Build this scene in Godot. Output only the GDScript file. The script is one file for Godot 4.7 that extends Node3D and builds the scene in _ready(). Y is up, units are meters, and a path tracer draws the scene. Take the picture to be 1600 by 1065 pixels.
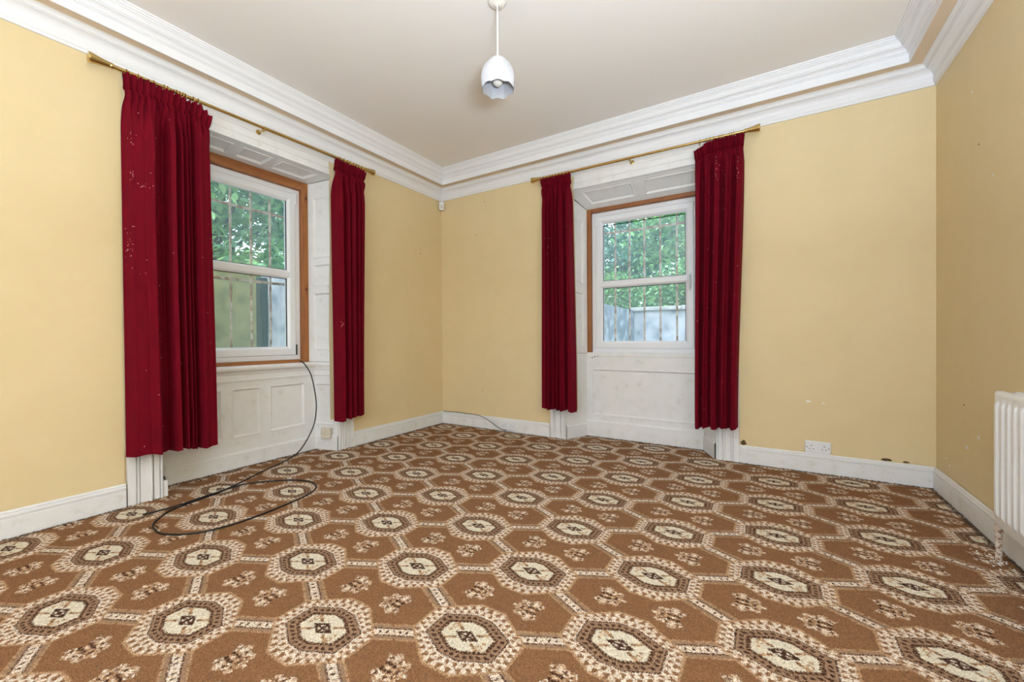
extends Node3D
# An empty sitting room: two barred windows with red velvet curtains, cream yellow walls, a deep cornice and a patterned carpet.
# x runs along the back wall, z along the left wall towards the camera, the origin is the far corner on the floor.

const W := 4.033      # width of the room
const L := 6.4        # length of the room
const CEIL := 2.76
const RAIL := 2.503   # underside of the cornice

var M := {}
var base_of := {}
var used_names := {}


# ------------------------------------------------------------------ mesh builder
class MB:
	var v := PackedVector3Array()
	var n := PackedVector3Array()
	var uv := PackedVector2Array()

	func tri3(a: Vector3, b: Vector3, c: Vector3, na: Vector3, nb: Vector3, nc: Vector3, ua := Vector2.ZERO, ub := Vector2.ZERO, uc := Vector2.ZERO) -> void:
		if (b - a).cross(c - a).dot(na + nb + nc) > 0.0:
			v.append_array([a, c, b]); n.append_array([na, nc, nb]); uv.append_array([ua, uc, ub])
		else:
			v.append_array([a, b, c]); n.append_array([na, nb, nc]); uv.append_array([ua, ub, uc])

	func tri(a: Vector3, b: Vector3, c: Vector3, hint: Vector3) -> void:
		var m := (b - a).cross(c - a).normalized()
		if m.dot(hint) < 0.0: m = -m
		tri3(a, b, c, m, m, m)

	func quad(a: Vector3, b: Vector3, c: Vector3, d: Vector3, hint: Vector3) -> void:
		var m := (c - a).cross(d - b).normalized()
		if m.dot(hint) < 0.0: m = -m
		tri3(a, b, c, m, m, m)
		tri3(a, c, d, m, m, m)

	func box(p: Vector3, q: Vector3, bev := 0.0) -> void:
		var lo := Vector3(minf(p.x, q.x), minf(p.y, q.y), minf(p.z, q.z))
		var hi := Vector3(maxf(p.x, q.x), maxf(p.y, q.y), maxf(p.z, q.z))
		var c := (lo + hi) / 2.0
		var h := (hi - lo) / 2.0
		var b := minf(bev, minf(h.x, minf(h.y, h.z)) * 0.98)
		for ax in 3:
			var e := [Vector3.ZERO, Vector3.ZERO, Vector3.ZERO]
			for k in 3:
				e[k][(ax + k) % 3] = 1.0
			var i := ax; var j := (ax + 1) % 3; var k2 := (ax + 2) % 3
			for s in [-1.0, 1.0]:
				var o: Vector3 = c + e[0] * h[i] * s
				var a: Vector3 = e[1] * (h[j] - b); var d: Vector3 = e[2] * (h[k2] - b)
				quad(o - a - d, o + a - d, o + a + d, o - a + d, e[0] * s)
				if b > 0.0:
					for t in [-1.0, 1.0]:       # edges along e[2]
						var p1: Vector3 = c + e[0] * h[i] * s + e[1] * (h[j] - b) * t
						var p2: Vector3 = c + e[0] * (h[i] - b) * s + e[1] * h[j] * t
						quad(p1 - d, p2 - d, p2 + d, p1 + d, e[0] * s + e[1] * t)
		if b > 0.0:
			for sx in [-1.0, 1.0]:
				for sy in [-1.0, 1.0]:
					for sz in [-1.0, 1.0]:
						var g := Vector3(sx, sy, sz)
						tri(c + g * Vector3(h.x, h.y - b, h.z - b), c + g * Vector3(h.x - b, h.y, h.z - b), c + g * Vector3(h.x - b, h.y - b, h.z), g)

	func rings(rs: Array, closed: bool, hint := Vector3.ZERO) -> void:   # flat quads between rows of points
		for i in rs.size() - 1:
			var m: int = rs[i].size()
			var mid := Vector3.ZERO
			for q in rs[i]: mid += q
			for q in rs[i + 1]: mid += q
			mid /= 2.0 * m
			for j in (m if closed else m - 1):
				var a: Vector3 = rs[i][j]; var b: Vector3 = rs[i][(j + 1) % m]; var c: Vector3 = rs[i + 1][(j + 1) % m]; var d: Vector3 = rs[i + 1][j]
				quad(a, b, c, d, hint if hint != Vector3.ZERO else (a + b + c + d) / 4.0 - mid)

	func fan(ring: Array, hint: Vector3) -> void:
		var mid := Vector3.ZERO
		for q in ring: mid += q
		mid /= ring.size()
		for j in ring.size():
			tri(mid, ring[j], ring[(j + 1) % ring.size()], hint)

	func tube(pts: Array, r: float, sides := 8, loop := false) -> void:
		var m := pts.size()
		var up := Vector3.UP
		var rows := []
		for i in m:
			var t: Vector3
			if loop: t = pts[(i + 1) % m] - pts[(i + m - 1) % m]
			else: t = pts[mini(i + 1, m - 1)] - pts[maxi(i - 1, 0)]
			t = t.normalized()
			if absf(t.dot(up)) > 0.98: up = Vector3.RIGHT if absf(t.x) < 0.9 else Vector3.BACK
			var x := up.cross(t).normalized()
			up = t.cross(x).normalized()
			var row := []
			for j in sides:
				var a := TAU * j / sides
				row.append(x * cos(a) + up * sin(a))
			rows.append(row)
		for i in (m if loop else m - 1):
			var i2 := (i + 1) % m
			for j in sides:
				var j2 := (j + 1) % sides
				var n0: Vector3 = rows[i][j]; var n1: Vector3 = rows[i][j2]; var n2: Vector3 = rows[i2][j2]; var n3: Vector3 = rows[i2][j]
				var a: Vector3 = pts[i] + n0 * r; var b: Vector3 = pts[i] + n1 * r; var c: Vector3 = pts[i2] + n2 * r; var d: Vector3 = pts[i2] + n3 * r
				tri3(a, b, c, n0, n1, n2)
				tri3(a, c, d, n0, n2, n3)
		if not loop:
			for e in [0, m - 1]:
				var ring := []
				for j in sides: ring.append(pts[e] + rows[e][j] * r)
				fan(ring, pts[e] - pts[1 if e == 0 else m - 2])

	func lathe(o: Vector3, axis: Vector3, prof: Array, sides := 20) -> void:   # prof: Vector2(radius, height along the axis)
		axis = axis.normalized()
		var x := axis.cross(Vector3.UP if absf(axis.y) < 0.9 else Vector3.RIGHT).normalized()
		var y := axis.cross(x)
		for i in prof.size() - 1:
			var p: Vector2 = prof[i]; var q: Vector2 = prof[i + 1]
			var sl := Vector2(q.y - p.y, -(q.x - p.x)).normalized()
			for j in sides:
				var a0 := TAU * j / sides; var a1 := TAU * (j + 1) / sides
				var r0 := x * cos(a0) + y * sin(a0); var r1 := x * cos(a1) + y * sin(a1)
				var n0 := r0 * sl.x + axis * sl.y; var n1 := r1 * sl.x + axis * sl.y
				var a := o + r0 * p.x + axis * p.y; var b := o + r1 * p.x + axis * p.y; var c := o + r1 * q.x + axis * q.y; var d := o + r0 * q.x + axis * q.y
				tri3(a, b, c, n0, n1, n1)
				tri3(a, c, d, n0, n1, n0)

	func grid(pts: Array, hint: Vector3, uvs := []) -> void:   # smooth sheet of rows of points
		var R := pts.size(); var C: int = pts[0].size()
		var nn := []
		for i in R:
			var row := PackedVector3Array()
			for j in C:
				var du: Vector3 = pts[i][mini(j + 1, C - 1)] - pts[i][maxi(j - 1, 0)]
				var dv: Vector3 = pts[mini(i + 1, R - 1)][j] - pts[maxi(i - 1, 0)][j]
				var m := du.cross(dv).normalized()
				row.append(m)
			nn.append(row)
		var flip: float = 1.0 if nn[R / 2][C / 2].dot(hint) + nn[R / 2][C / 3].dot(hint) + nn[R / 3][C / 4].dot(hint) >= 0.0 else -1.0
		for i in R - 1:
			for j in C - 1:
				var u0 := Vector2.ZERO; var u1 := u0; var u2 := u0; var u3 := u0
				if uvs: u0 = uvs[i][j]; u1 = uvs[i][j + 1]; u2 = uvs[i + 1][j + 1]; u3 = uvs[i + 1][j]
				tri3(pts[i][j], pts[i][j + 1], pts[i + 1][j + 1], nn[i][j] * flip, nn[i][j + 1] * flip, nn[i + 1][j + 1] * flip, u0, u1, u2)
				tri3(pts[i][j], pts[i + 1][j + 1], pts[i + 1][j], nn[i][j] * flip, nn[i + 1][j + 1] * flip, nn[i + 1][j] * flip, u0, u2, u3)

	func mesh(off: Vector3) -> ArrayMesh:
		var vv := v.duplicate()
		if off != Vector3.ZERO:
			for i in vv.size(): vv[i] -= off
		var a := []
		a.resize(Mesh.ARRAY_MAX)
		a[Mesh.ARRAY_VERTEX] = vv; a[Mesh.ARRAY_NORMAL] = n; a[Mesh.ARRAY_TEX_UV] = uv
		var m := ArrayMesh.new()
		m.add_surface_from_arrays(Mesh.PRIMITIVE_TRIANGLES, a)
		return m


# ------------------------------------------------------------------ naming and tagging
func numbered(called: String) -> String:
	var k: int = used_names.get(called, 0)
	used_names[called] = k + 1
	return called if k == 0 else "%s_%03d" % [called, k]


func tag(o: Node, label := "", category := "", group := "", kind := "") -> void:
	if label: o.set_meta("label", label)
	if category: o.set_meta("category", category)
	if group: o.set_meta("group", group)
	if kind: o.set_meta("kind", kind)


func thing(called: String, at: Vector3, label := "", category := "", group := "", kind := "") -> Node3D:
	var o := Node3D.new()
	o.name = numbered(called)
	add_child(o, true)
	o.position = at
	base_of[o] = at
	tag(o, label, category, group, kind)
	return o


func build(mb: MB, called: String, mat: Material, parent: Node = null) -> MeshInstance3D:
	var o := MeshInstance3D.new()
	var off: Vector3 = base_of.get(parent, Vector3.ZERO)
	o.mesh = mb.mesh(off)
	o.material_override = mat
	o.cast_shadow = GeometryInstance3D.SHADOW_CASTING_SETTING_ON
	o.name = called if parent else numbered(called)
	(parent if parent else self).add_child(o, true)
	base_of[o] = off
	return o


# ------------------------------------------------------------------ wall frames: s along the wall, y up, d into the wall
func fp(w: String, s: float, y: float, d: float) -> Vector3:
	match w:
		"left": return Vector3(-d, y, s)
		"back": return Vector3(s, y, -d)
		"right": return Vector3(W + d, y, s)
	return Vector3(s, y, L + d)


func inward(w: String) -> Vector3:
	return {"left": Vector3.RIGHT, "back": Vector3.BACK, "right": Vector3.LEFT, "rear": Vector3.FORWARD}[w]


func along(w: String) -> Vector3:
	return Vector3.BACK if w in ["left", "right"] else Vector3.RIGHT


func fbox(mb: MB, w: String, s0: float, s1: float, y0: float, y1: float, d0: float, d1: float, bev := 0.0) -> void:
	mb.box(fp(w, s0, y0, d0), fp(w, s1, y1, d1), bev)


func slab(mb: MB, w: String, s0: float, s1: float, y0: float, y1: float, d0: float, d1: float, h: Array) -> void:   # h: s0, s1, y0, y1 of an opening
	fbox(mb, w, s0, h[0], y0, y1, d0, d1)
	fbox(mb, w, h[1], s1, y0, y1, d0, d1)
	if h[3] < y1: fbox(mb, w, h[0], h[1], h[3], y1, d0, d1)
	if h[2] > y0: fbox(mb, w, h[0], h[1], y0, h[2], d0, d1)


func frame_ring(mb: MB, w: String, s0: float, s1: float, y0: float, y1: float, prof: Array) -> void:   # prof: Vector2(inset, d), mitred round the rectangle
	var rows := []
	for p in prof:
		rows.append([fp(w, s0 + p.x, y0 + p.x, p.y), fp(w, s1 - p.x, y0 + p.x, p.y), fp(w, s1 - p.x, y1 - p.x, p.y), fp(w, s0 + p.x, y1 - p.x, p.y)])
	var mid := fp(w, (s0 + s1) / 2.0, (y0 + y1) / 2.0, prof[0].y)
	for i in rows.size() - 1:
		for j in 4:
			var a: Vector3 = rows[i][j]; var b: Vector3 = rows[i][(j + 1) % 4]; var c: Vector3 = rows[i + 1][(j + 1) % 4]; var d: Vector3 = rows[i + 1][j]
			mb.quad(a, b, c, d, inward(w) + (mid - (a + b) / 2.0).normalized() * 0.05)


func sweep_line(mb: MB, w: String, s0: float, s1: float, prof: Array, mitre0 := 0.0, mitre1 := 0.0) -> void:   # prof: Vector2(out of the wall, y)
	var r0 := []; var r1 := []
	for p in prof:
		r0.append(fp(w, s0 + p.x * mitre0, p.y, -p.x))
		r1.append(fp(w, s1 - p.x * mitre1, p.y, -p.x))
	for j in prof.size() - 1:
		var t: Vector2 = prof[j + 1] - prof[j]
		var nn := Vector2(t.y, -t.x)   # right hand side of an upward profile is the room
		mb.quad(r0[j], r0[j + 1], r1[j + 1], r1[j], inward(w) * nn.x + Vector3.UP * nn.y)
	if mitre0 == 0.0: mb.fan(r0, -along(w))
	if mitre1 == 0.0: mb.fan(r1, along(w))


func upright(mb: MB, w: String, s0: float, dirs: float, y0: float, y1: float, prof: Array, d0 := 0.0) -> void:   # prof: Vector2(across, out of the wall), extruded upwards
	var r0 := []; var r1 := []
	for p in prof:
		r0.append(fp(w, s0 + p.x * dirs, y0, d0 - p.y))
		r1.append(fp(w, s0 + p.x * dirs, y1, d0 - p.y))
	for j in prof.size() - 1:
		var t: Vector2 = prof[j + 1] - prof[j]
		mb.quad(r0[j], r0[j + 1], r1[j + 1], r1[j], inward(w) * t.x - along(w) * dirs * t.y)
	mb.fan(r1, Vector3.UP)
	mb.fan(r0, Vector3.DOWN)


func board(parent: Node, called: String, A: Vector3, B: Vector3, C: Vector3, D: Vector3, hint: Vector3, thick: float, panels: Array, mat: Material, recess := 0.011) -> MeshInstance3D:
	# a joinery board with corners A B C D; panels are [u0, u1, v0, v1] in metres from A along AB and AD
	var nrm := (B - A).cross(D - A).normalized()
	if nrm.dot(hint) < 0.0: nrm = -nrm
	var lu := ((B - A).length() + (C - D).length()) / 2.0
	var lv := ((D - A).length() + (C - B).length()) / 2.0
	var P := func(u: float, v: float, h: float) -> Vector3:
		var x := u / lu; var y := v / lv
		return A.lerp(B, x).lerp(D.lerp(C, x), y) + nrm * h
	var us := [0.0, lu]; var vs := [0.0, lv]
	for p in panels:
		us.append_array([p[0], p[1]]); vs.append_array([p[2], p[3]])
	us.sort(); vs.sort()
	var mb := MB.new()
	for i in us.size() - 1:
		for j in vs.size() - 1:
			if us[i + 1] - us[i] < 1e-5 or vs[j + 1] - vs[j] < 1e-5: continue
			var cu: float = (us[i] + us[i + 1]) / 2.0; var cv: float = (vs[j] + vs[j + 1]) / 2.0
			var inside := false
			for p in panels:
				if cu > p[0] and cu < p[1] and cv > p[2] and cv < p[3]: inside = true
			if not inside:
				mb.quad(P.call(us[i], vs[j], 0.0), P.call(us[i + 1], vs[j], 0.0), P.call(us[i + 1], vs[j + 1], 0.0), P.call(us[i], vs[j + 1], 0.0), nrm)
	var f := [P.call(0.0, 0.0, 0.0), P.call(lu, 0.0, 0.0), P.call(lu, lv, 0.0), P.call(0.0, lv, 0.0)]
	var g := [P.call(0.0, 0.0, -thick), P.call(lu, 0.0, -thick), P.call(lu, lv, -thick), P.call(0.0, lv, -thick)]
	mb.rings([f, g], true)
	mb.quad(g[0], g[1], g[2], g[3], -nrm)
	var o := build(mb, called, mat, parent)
	for p in panels:
		var pm := MB.new()
		var rows := []
		for st in [[0.0, 0.0], [0.003, 0.003], [0.009, 0.003], [0.013, -0.002], [0.020, -recess]]:
			rows.append([P.call(p[0] + st[0], p[2] + st[0], st[1]), P.call(p[1] - st[0], p[2] + st[0], st[1]), P.call(p[1] - st[0], p[3] - st[0], st[1]), P.call(p[0] + st[0], p[3] - st[0], st[1])])
		pm.rings(rows, true, nrm)
		var q: Array = rows[-1]
		pm.quad(q[0], q[1], q[2], q[3], nrm)
		build(pm, "panel", mat, o)
	return o


# ------------------------------------------------------------------ materials
func mat(c: Color, rough := 0.8, spec := 0.5) -> StandardMaterial3D:
	var m := StandardMaterial3D.new()
	m.albedo_color = c
	m.roughness = rough
	m.metallic_specular = spec
	return m


func noise_tex(freq: float, size: int, normal: bool, strength := 4.0, ramp: Array = [], sd := 1, oct := 4) -> NoiseTexture2D:
	var f := FastNoiseLite.new()
	f.seed = sd
	f.noise_type = FastNoiseLite.TYPE_SIMPLEX_SMOOTH
	f.frequency = freq
	f.fractal_octaves = oct
	var t := NoiseTexture2D.new()
	t.width = size; t.height = size
	t.seamless = true
	t.noise = f
	t.as_normal_map = normal
	t.bump_strength = strength
	if ramp:
		var g := Gradient.new()
		g.offsets = PackedFloat32Array(ramp.map(func(e): return e[0]))
		g.colors = PackedColorArray(ramp.map(func(e): return e[1]))
		t.color_ramp = g
	return t


func tri_map(m: StandardMaterial3D, scale: float) -> StandardMaterial3D:
	m.uv1_triplanar = true
	m.uv1_world_triplanar = true
	m.uv1_scale = Vector3.ONE * scale
	return m


func h2(i: int, j: int, k := 0) -> float:   # repeatable noise in 0..1
	var x := (i * 374761393 + j * 668265263 + k * 2147483647 + 1274126177) & 0xffffffff
	x = ((x ^ (x >> 13)) * 1274126177) & 0xffffffff
	x = (x ^ (x >> 16)) & 0xffff
	return x / 65535.0


func make_materials() -> void:
	var fine := noise_tex(0.05, 512, true, 3.0, [], 3)
	M.wall = tri_map(mat(Color.WHITE, 0.55, 0.4), 0.9)
	M.wall.albedo_texture = noise_tex(0.006, 512, false, 1.0, [[0.0, Color(0.876, 0.792, 0.616)], [0.5, Color(0.882, 0.799, 0.625)], [1.0, Color(0.888, 0.805, 0.633)]], 5, 3)
	M.wall.normal_enabled = true
	M.wall.normal_texture = fine
	M.wall.normal_scale = 0.05
	M.ceiling = tri_map(mat(Color(0.950, 0.930, 0.912), 0.9, 0.2), 0.5)
	M.ceiling.normal_enabled = true
	M.ceiling.normal_texture = fine
	M.ceiling.normal_scale = 0.03
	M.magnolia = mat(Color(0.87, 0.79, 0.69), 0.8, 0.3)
	M.plaster = mat(Color(0.925, 0.92, 0.925), 0.6, 0.4)
	M.gloss = tri_map(mat(Color.WHITE, 0.38, 0.5), 1.3)
	M.gloss.albedo_texture = noise_tex(0.012, 512, false, 1.0, [[0.0, Color(0.86, 0.845, 0.82)], [0.25, Color(0.908, 0.902, 0.897)], [1.0, Color(0.925, 0.92, 0.92)]], 9, 4)
	M.gloss.normal_enabled = true
	M.gloss.normal_texture = fine
	M.gloss.normal_scale = 0.05
	M.pvc = mat(Color(0.93, 0.935, 0.95), 0.22, 0.5)
	M.rubber = mat(Color(0.03, 0.035, 0.04), 0.6)
	M.hinge = mat(Color(0.10, 0.09, 0.08), 0.5)
	M.glass = StandardMaterial3D.new()
	M.glass.transparency = BaseMaterial3D.TRANSPARENCY_ALPHA
	M.glass.albedo_color = Color(0.68, 0.90, 0.98, 0.16)
	M.glass.roughness = 0.02
	M.pine = wood_material(false)
	M.pine_standing = wood_material(true)
	M.velvet = velvet_material()
	M.lint = mat(Color(0.86, 0.66, 0.64), 0.9, 0.2)
	M.lining = mat(Color(0.86, 0.79, 0.64), 0.95, 0.2)
	M.brass = mat(Color(0.81, 0.70, 0.46), 0.22)
	M.brass.metallic = 1.0
	M.steel = mat(Color(0.62, 0.62, 0.62), 0.35)
	M.steel.metallic = 1.0
	M.radiator = mat(Color(0.94, 0.94, 0.94), 0.3)
	M.pipe = tri_map(mat(Color.WHITE, 0.55), 6.0)
	M.pipe.albedo_texture = noise_tex(0.03, 256, false, 1.0, [[0.0, Color(0.40, 0.22, 0.12)], [0.38, Color(0.62, 0.42, 0.26)], [0.46, Color(0.86, 0.82, 0.76)], [1.0, Color(0.90, 0.87, 0.83)]], 11, 4)
	M.socket = mat(Color(0.92, 0.92, 0.93), 0.25)
	M.old_socket = mat(Color(0.84, 0.80, 0.73), 0.4)
	M.black = mat(Color(0.045, 0.045, 0.045), 0.5)
	M.dark = mat(Color(0.05, 0.045, 0.04), 0.9)
	M.cord = mat(Color(0.93, 0.91, 0.88), 0.5)
	M.shade = mat(Color(0.80, 0.80, 0.82), 0.35)
	M.shade.backlight_enabled = true
	M.shade.backlight = Color(0.35, 0.35, 0.36)
	M.bulb = mat(Color(0.94, 0.93, 0.90), 0.2)
	M.chip = mat(Color(0.93, 0.92, 0.90), 0.8)
	M.bare = tri_map(mat(Color.WHITE, 0.95, 0.2), 12.0)
	M.bare.albedo_texture = noise_tex(0.03, 128, false, 1.0, [[0.0, Color(0.24, 0.18, 0.12)], [1.0, Color(0.55, 0.45, 0.33)]], 21)
	M.subfloor = mat(Color(0.42, 0.33, 0.25), 0.9)
	M.bar = tri_map(mat(Color.WHITE, 0.7), 2.2)
	M.bar.albedo_texture = noise_tex(0.02, 256, false, 1.0, [[0.0, Color(0.46, 0.25, 0.13)], [0.36, Color(0.68, 0.46, 0.28)], [0.48, Color(0.86, 0.72, 0.60)], [1.0, Color(0.92, 0.84, 0.76)]], 31, 4)
	M.grey_render = tri_map(mat(Color.WHITE, 0.95, 0.2), 0.35)
	M.grey_render.albedo_texture = noise_tex(0.02, 512, false, 1.0, [[0.0, Color(0.36, 0.42, 0.46)], [0.5, Color(0.52, 0.57, 0.61)], [0.8, Color(0.68, 0.72, 0.75)], [1.0, Color(0.82, 0.84, 0.86)]], 41, 6)
	M.pale_render = tri_map(mat(Color.WHITE, 0.95, 0.2), 0.35)
	M.pale_render.albedo_texture = noise_tex(0.014, 512, false, 1.0, [[0.0, Color(0.50, 0.56, 0.60)], [0.42, Color(0.74, 0.77, 0.80)], [1.0, Color(0.92, 0.93, 0.95)]], 42, 6)
	M.coping = tri_map(mat(Color.WHITE, 0.9, 0.2), 1.0)
	M.coping.albedo_texture = noise_tex(0.02, 256, false, 1.0, [[0.0, Color(0.68, 0.68, 0.66)], [1.0, Color(0.90, 0.90, 0.89)]], 43, 5)
	M.olive_render = tri_map(mat(Color.WHITE, 0.95, 0.2), 0.5)
	M.olive_render.albedo_texture = noise_tex(0.015, 512, false, 1.0, [[0.0, Color(0.44, 0.45, 0.27)], [0.5, Color(0.58, 0.58, 0.38)], [1.0, Color(0.68, 0.66, 0.46)]], 44, 6)
	M.ground = tri_map(mat(Color.WHITE, 0.95, 0.2), 0.5)
	M.ground.albedo_texture = noise_tex(0.03, 256, false, 1.0, [[0.0, Color(0.36, 0.37, 0.35)], [1.0, Color(0.58, 0.58, 0.56)]], 45, 5)
	M.bark = tri_map(mat(Color.WHITE, 0.95, 0.2), 2.0)
	M.bark.albedo_texture = noise_tex(0.03, 128, false, 1.0, [[0.0, Color(0.20, 0.17, 0.13)], [1.0, Color(0.42, 0.37, 0.30)]], 46)
	M.leaf = mat(Color.WHITE, 0.55, 0.4)
	M.leaf.vertex_color_use_as_albedo = true
	M.leaf.backlight_enabled = true
	M.leaf.backlight = Color(0.45, 0.55, 0.35)
	M.leaf.cull_mode = BaseMaterial3D.CULL_DISABLED
	M.glow = mat(Color(0.95, 0.93, 0.9), 0.5)
	M.glow.emission_enabled = true
	M.glow.emission = Color(1.0, 0.96, 0.9)
	M.glow.emission_energy_multiplier = 1.5
	M.fluff = mat(Color(0.40, 0.34, 0.29), 1.0, 0.1)
	M.carpet = carpet_material()


func wood_material(standing: bool) -> StandardMaterial3D:
	var S := 256
	var im := Image.create(S, S, false, Image.FORMAT_RGB8)
	var f := FastNoiseLite.new()
	f.seed = 7
	f.frequency = 0.02
	var knots := [[60, 40], [203, 97], [100, 190], [236, 232]]
	for y in S:
		for x in S:
			var warp := f.get_noise_2d(x * 0.5, y * 3.0) * 9.0
			var kn := 0.0
			for k in knots:
				var d: float = Vector2((x - k[0]) * 0.8, y - k[1]).length()
				kn = maxf(kn, 1.0 - d / (3.0 + k[0] * 0.02))
				warp += 9.0 * exp(-d * d / 250.0)
			var g := 0.5 + 0.5 * sin((y + warp) * 0.2)
			var c := Color(0.56, 0.335, 0.165).lerp(Color(0.64, 0.41, 0.22), g)
			c = c.lerp(Color(0.30, 0.15, 0.07), clampf(kn * 1.6, 0.0, 1.0))
			var j := 0.96 + 0.08 * h2(x, y)
			im.set_pixel(y if standing else x, x if standing else y, Color(c.r * j, c.g * j, c.b * j))
	var m := mat(Color.WHITE, 0.5)
	m.albedo_texture = ImageTexture.create_from_image(im)
	return tri_map(m, 1.27)


func velvet_material() -> StandardMaterial3D:
	var S := 512
	var im := Image.create(S, S, false, Image.FORMAT_RGB8)
	var f := FastNoiseLite.new()
	f.seed = 12
	f.frequency = 0.03
	for y in S:
		for x in S:
			var a := 0.86 + 0.06 * f.get_noise_2d(x * 1.2, y * 0.8) + 0.10 * (h2(x, y) - 0.5)
			im.set_pixel(x, y, Color(a, a, a))
	var m := mat(Color(0.47, 0.0, 0.105), 0.8, 0.25)
	m.albedo_texture = ImageTexture.create_from_image(im)
	m.rim_enabled = true
	m.rim = 0.75
	m.rim_tint = 0.92
	m.cull_mode = BaseMaterial3D.CULL_DISABLED
	return m


# ---- the carpet's woven pattern: a repeat of 0.86 by 0.4325 m with two medallions
const CX := 0.86
const CZ := 0.4325

func oct(x: float, z: float, mx: float, mz: float, nx: float, nz: float, k: float) -> float:
	return maxf(maxf(x / mx, z / mz), (nx * x + nz * z) / k)


func carpet_colour(x: float, z: float) -> int:   # 0 field, 1 tan, 2 cream, 3 ivory, 4 dark, 5 mid brown
	var best := 1e9; var dx := 0.0; var dz := 0.0
	var gx: float = x / 0.43
	var k0 := floori(gx)
	for k in [k0, k0 + 1]:
		var off := 0.0 if posmod(k, 2) == 0 else CZ / 2.0
		var q := roundf((z - off) / CZ)
		var ex: float = x - k * 0.43; var ez := z - off - q * CZ
		var m := oct(absf(ex), absf(ez), 0.182, 0.155, 0.095, 0.132, 0.02521)
		if m < best:
			best = m; dx = ex; dz = ez
	var ax := absf(dx); var az := absf(dz)
	if best < 1.0:
		var dk := oct(ax, az, 0.131, 0.097, 0.047, 0.096, 0.010957)
		var ang := atan2(dz * 1.25, dx) / TAU
		if dk < 1.0:
			var ins := oct(ax, az, 0.095, 0.067, 0.037, 0.073, 0.005705)
			if ins < 1.0:
				var di := ax / 0.046 + az / 0.025
				if di < 1.0:
					if di > 0.66: return 4
					return 4 if (ax < 0.005 or az < 0.0035) else 2
				if ins > 0.9: return 4 if fposmod(ang * 38.0, 1.0) < 0.72 else 1
				if absf(az - ax * 0.62) < 0.0055 and ins > 0.40: return 0 if ins < 0.62 else 1
				if ins > 0.62 and absf(az - ax * 0.62) < 0.016 * (ins - 0.5): return 1
				if Vector2(ax - 0.062, az - 0.022).length() < 0.011 and dx * dz > 0.0: return 1 if Vector2(ax - 0.062, az - 0.022).length() > 0.006 else 3
				if Vector2(ax - 0.066, az).length() < 0.006: return 1
				return 3
			var t := (dk - dk / maxf(ins, 1e-4)) / maxf(1.0 - dk / maxf(ins, 1e-4), 1e-4)
			if t > 0.88: return 4
			if t < 0.10: return 4
			if t > 0.32 and t < 0.66 and fposmod(ang * 30.0, 1.0) < 0.52: return 4
			return 5
		var t2 := clampf((dk - 1.0) / maxf(dk / best - 1.0, 1e-4), 0.0, 1.0)
		if best > 0.955: return 1
		var saw := fposmod(ang * 32.0, 1.0)
		if t2 > 0.12 and t2 < 0.44 and absf(saw - 0.5) < 0.30 - (t2 - 0.12) * 0.75: return 0
		saw = fposmod(ang * 32.0 + 0.5, 1.0)
		if t2 > 0.50 and t2 < 0.88 and absf(saw - 0.5) < 0.34 - (t2 - 0.50) * 0.70: return 0
		if t2 > 0.80: return 1 if fposmod(ang * 64.0, 1.0) < 0.6 else 2
		return 2
	# bars between the medallions
	var l := ax * 0.8937 + az * 0.4487
	var w := absf(-ax * 0.4487 + az * 0.8937)
	if l < 0.25 and w < 0.037:
		if w < 0.0135: return 4 if (fposmod(l / 0.024, 1.0) < 0.28 and w < 0.006) else 2
		if w < 0.0175: return 4
		if w < 0.031: return 5
		return 1
	# the two flowers of a field
	var fx := ax - 0.118; var fz := az - CZ / 2.0
	var e := Vector2(fx / 0.074, fz / 0.056)
	var r := e.length()
	if r < 1.0:
		if absf(fx) < 0.006 and absf(fz) < 0.004: return 2
		if Vector2(absf(fx) - 0.015, absf(fz) - 0.011).length() < 0.0068: return 4
		if Vector2(absf(fx) - 0.003, absf(fz) - 0.012).length() < 0.0045: return 4
		var lace := h2(floori(absf(fx) / 0.0072), floori(absf(fz) / 0.0058), 5) * 2.0 - 1.0
		var rim := 0.90 + 0.10 * cos(atan2(e.y, e.x) * 8.0)
		if r > rim: return 0
		if lace > 0.25: return 2 if r > 0.35 else 1
		if lace > -0.25: return 1
		if lace < -0.70 and r < 0.7: return 4
	return 0


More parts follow.
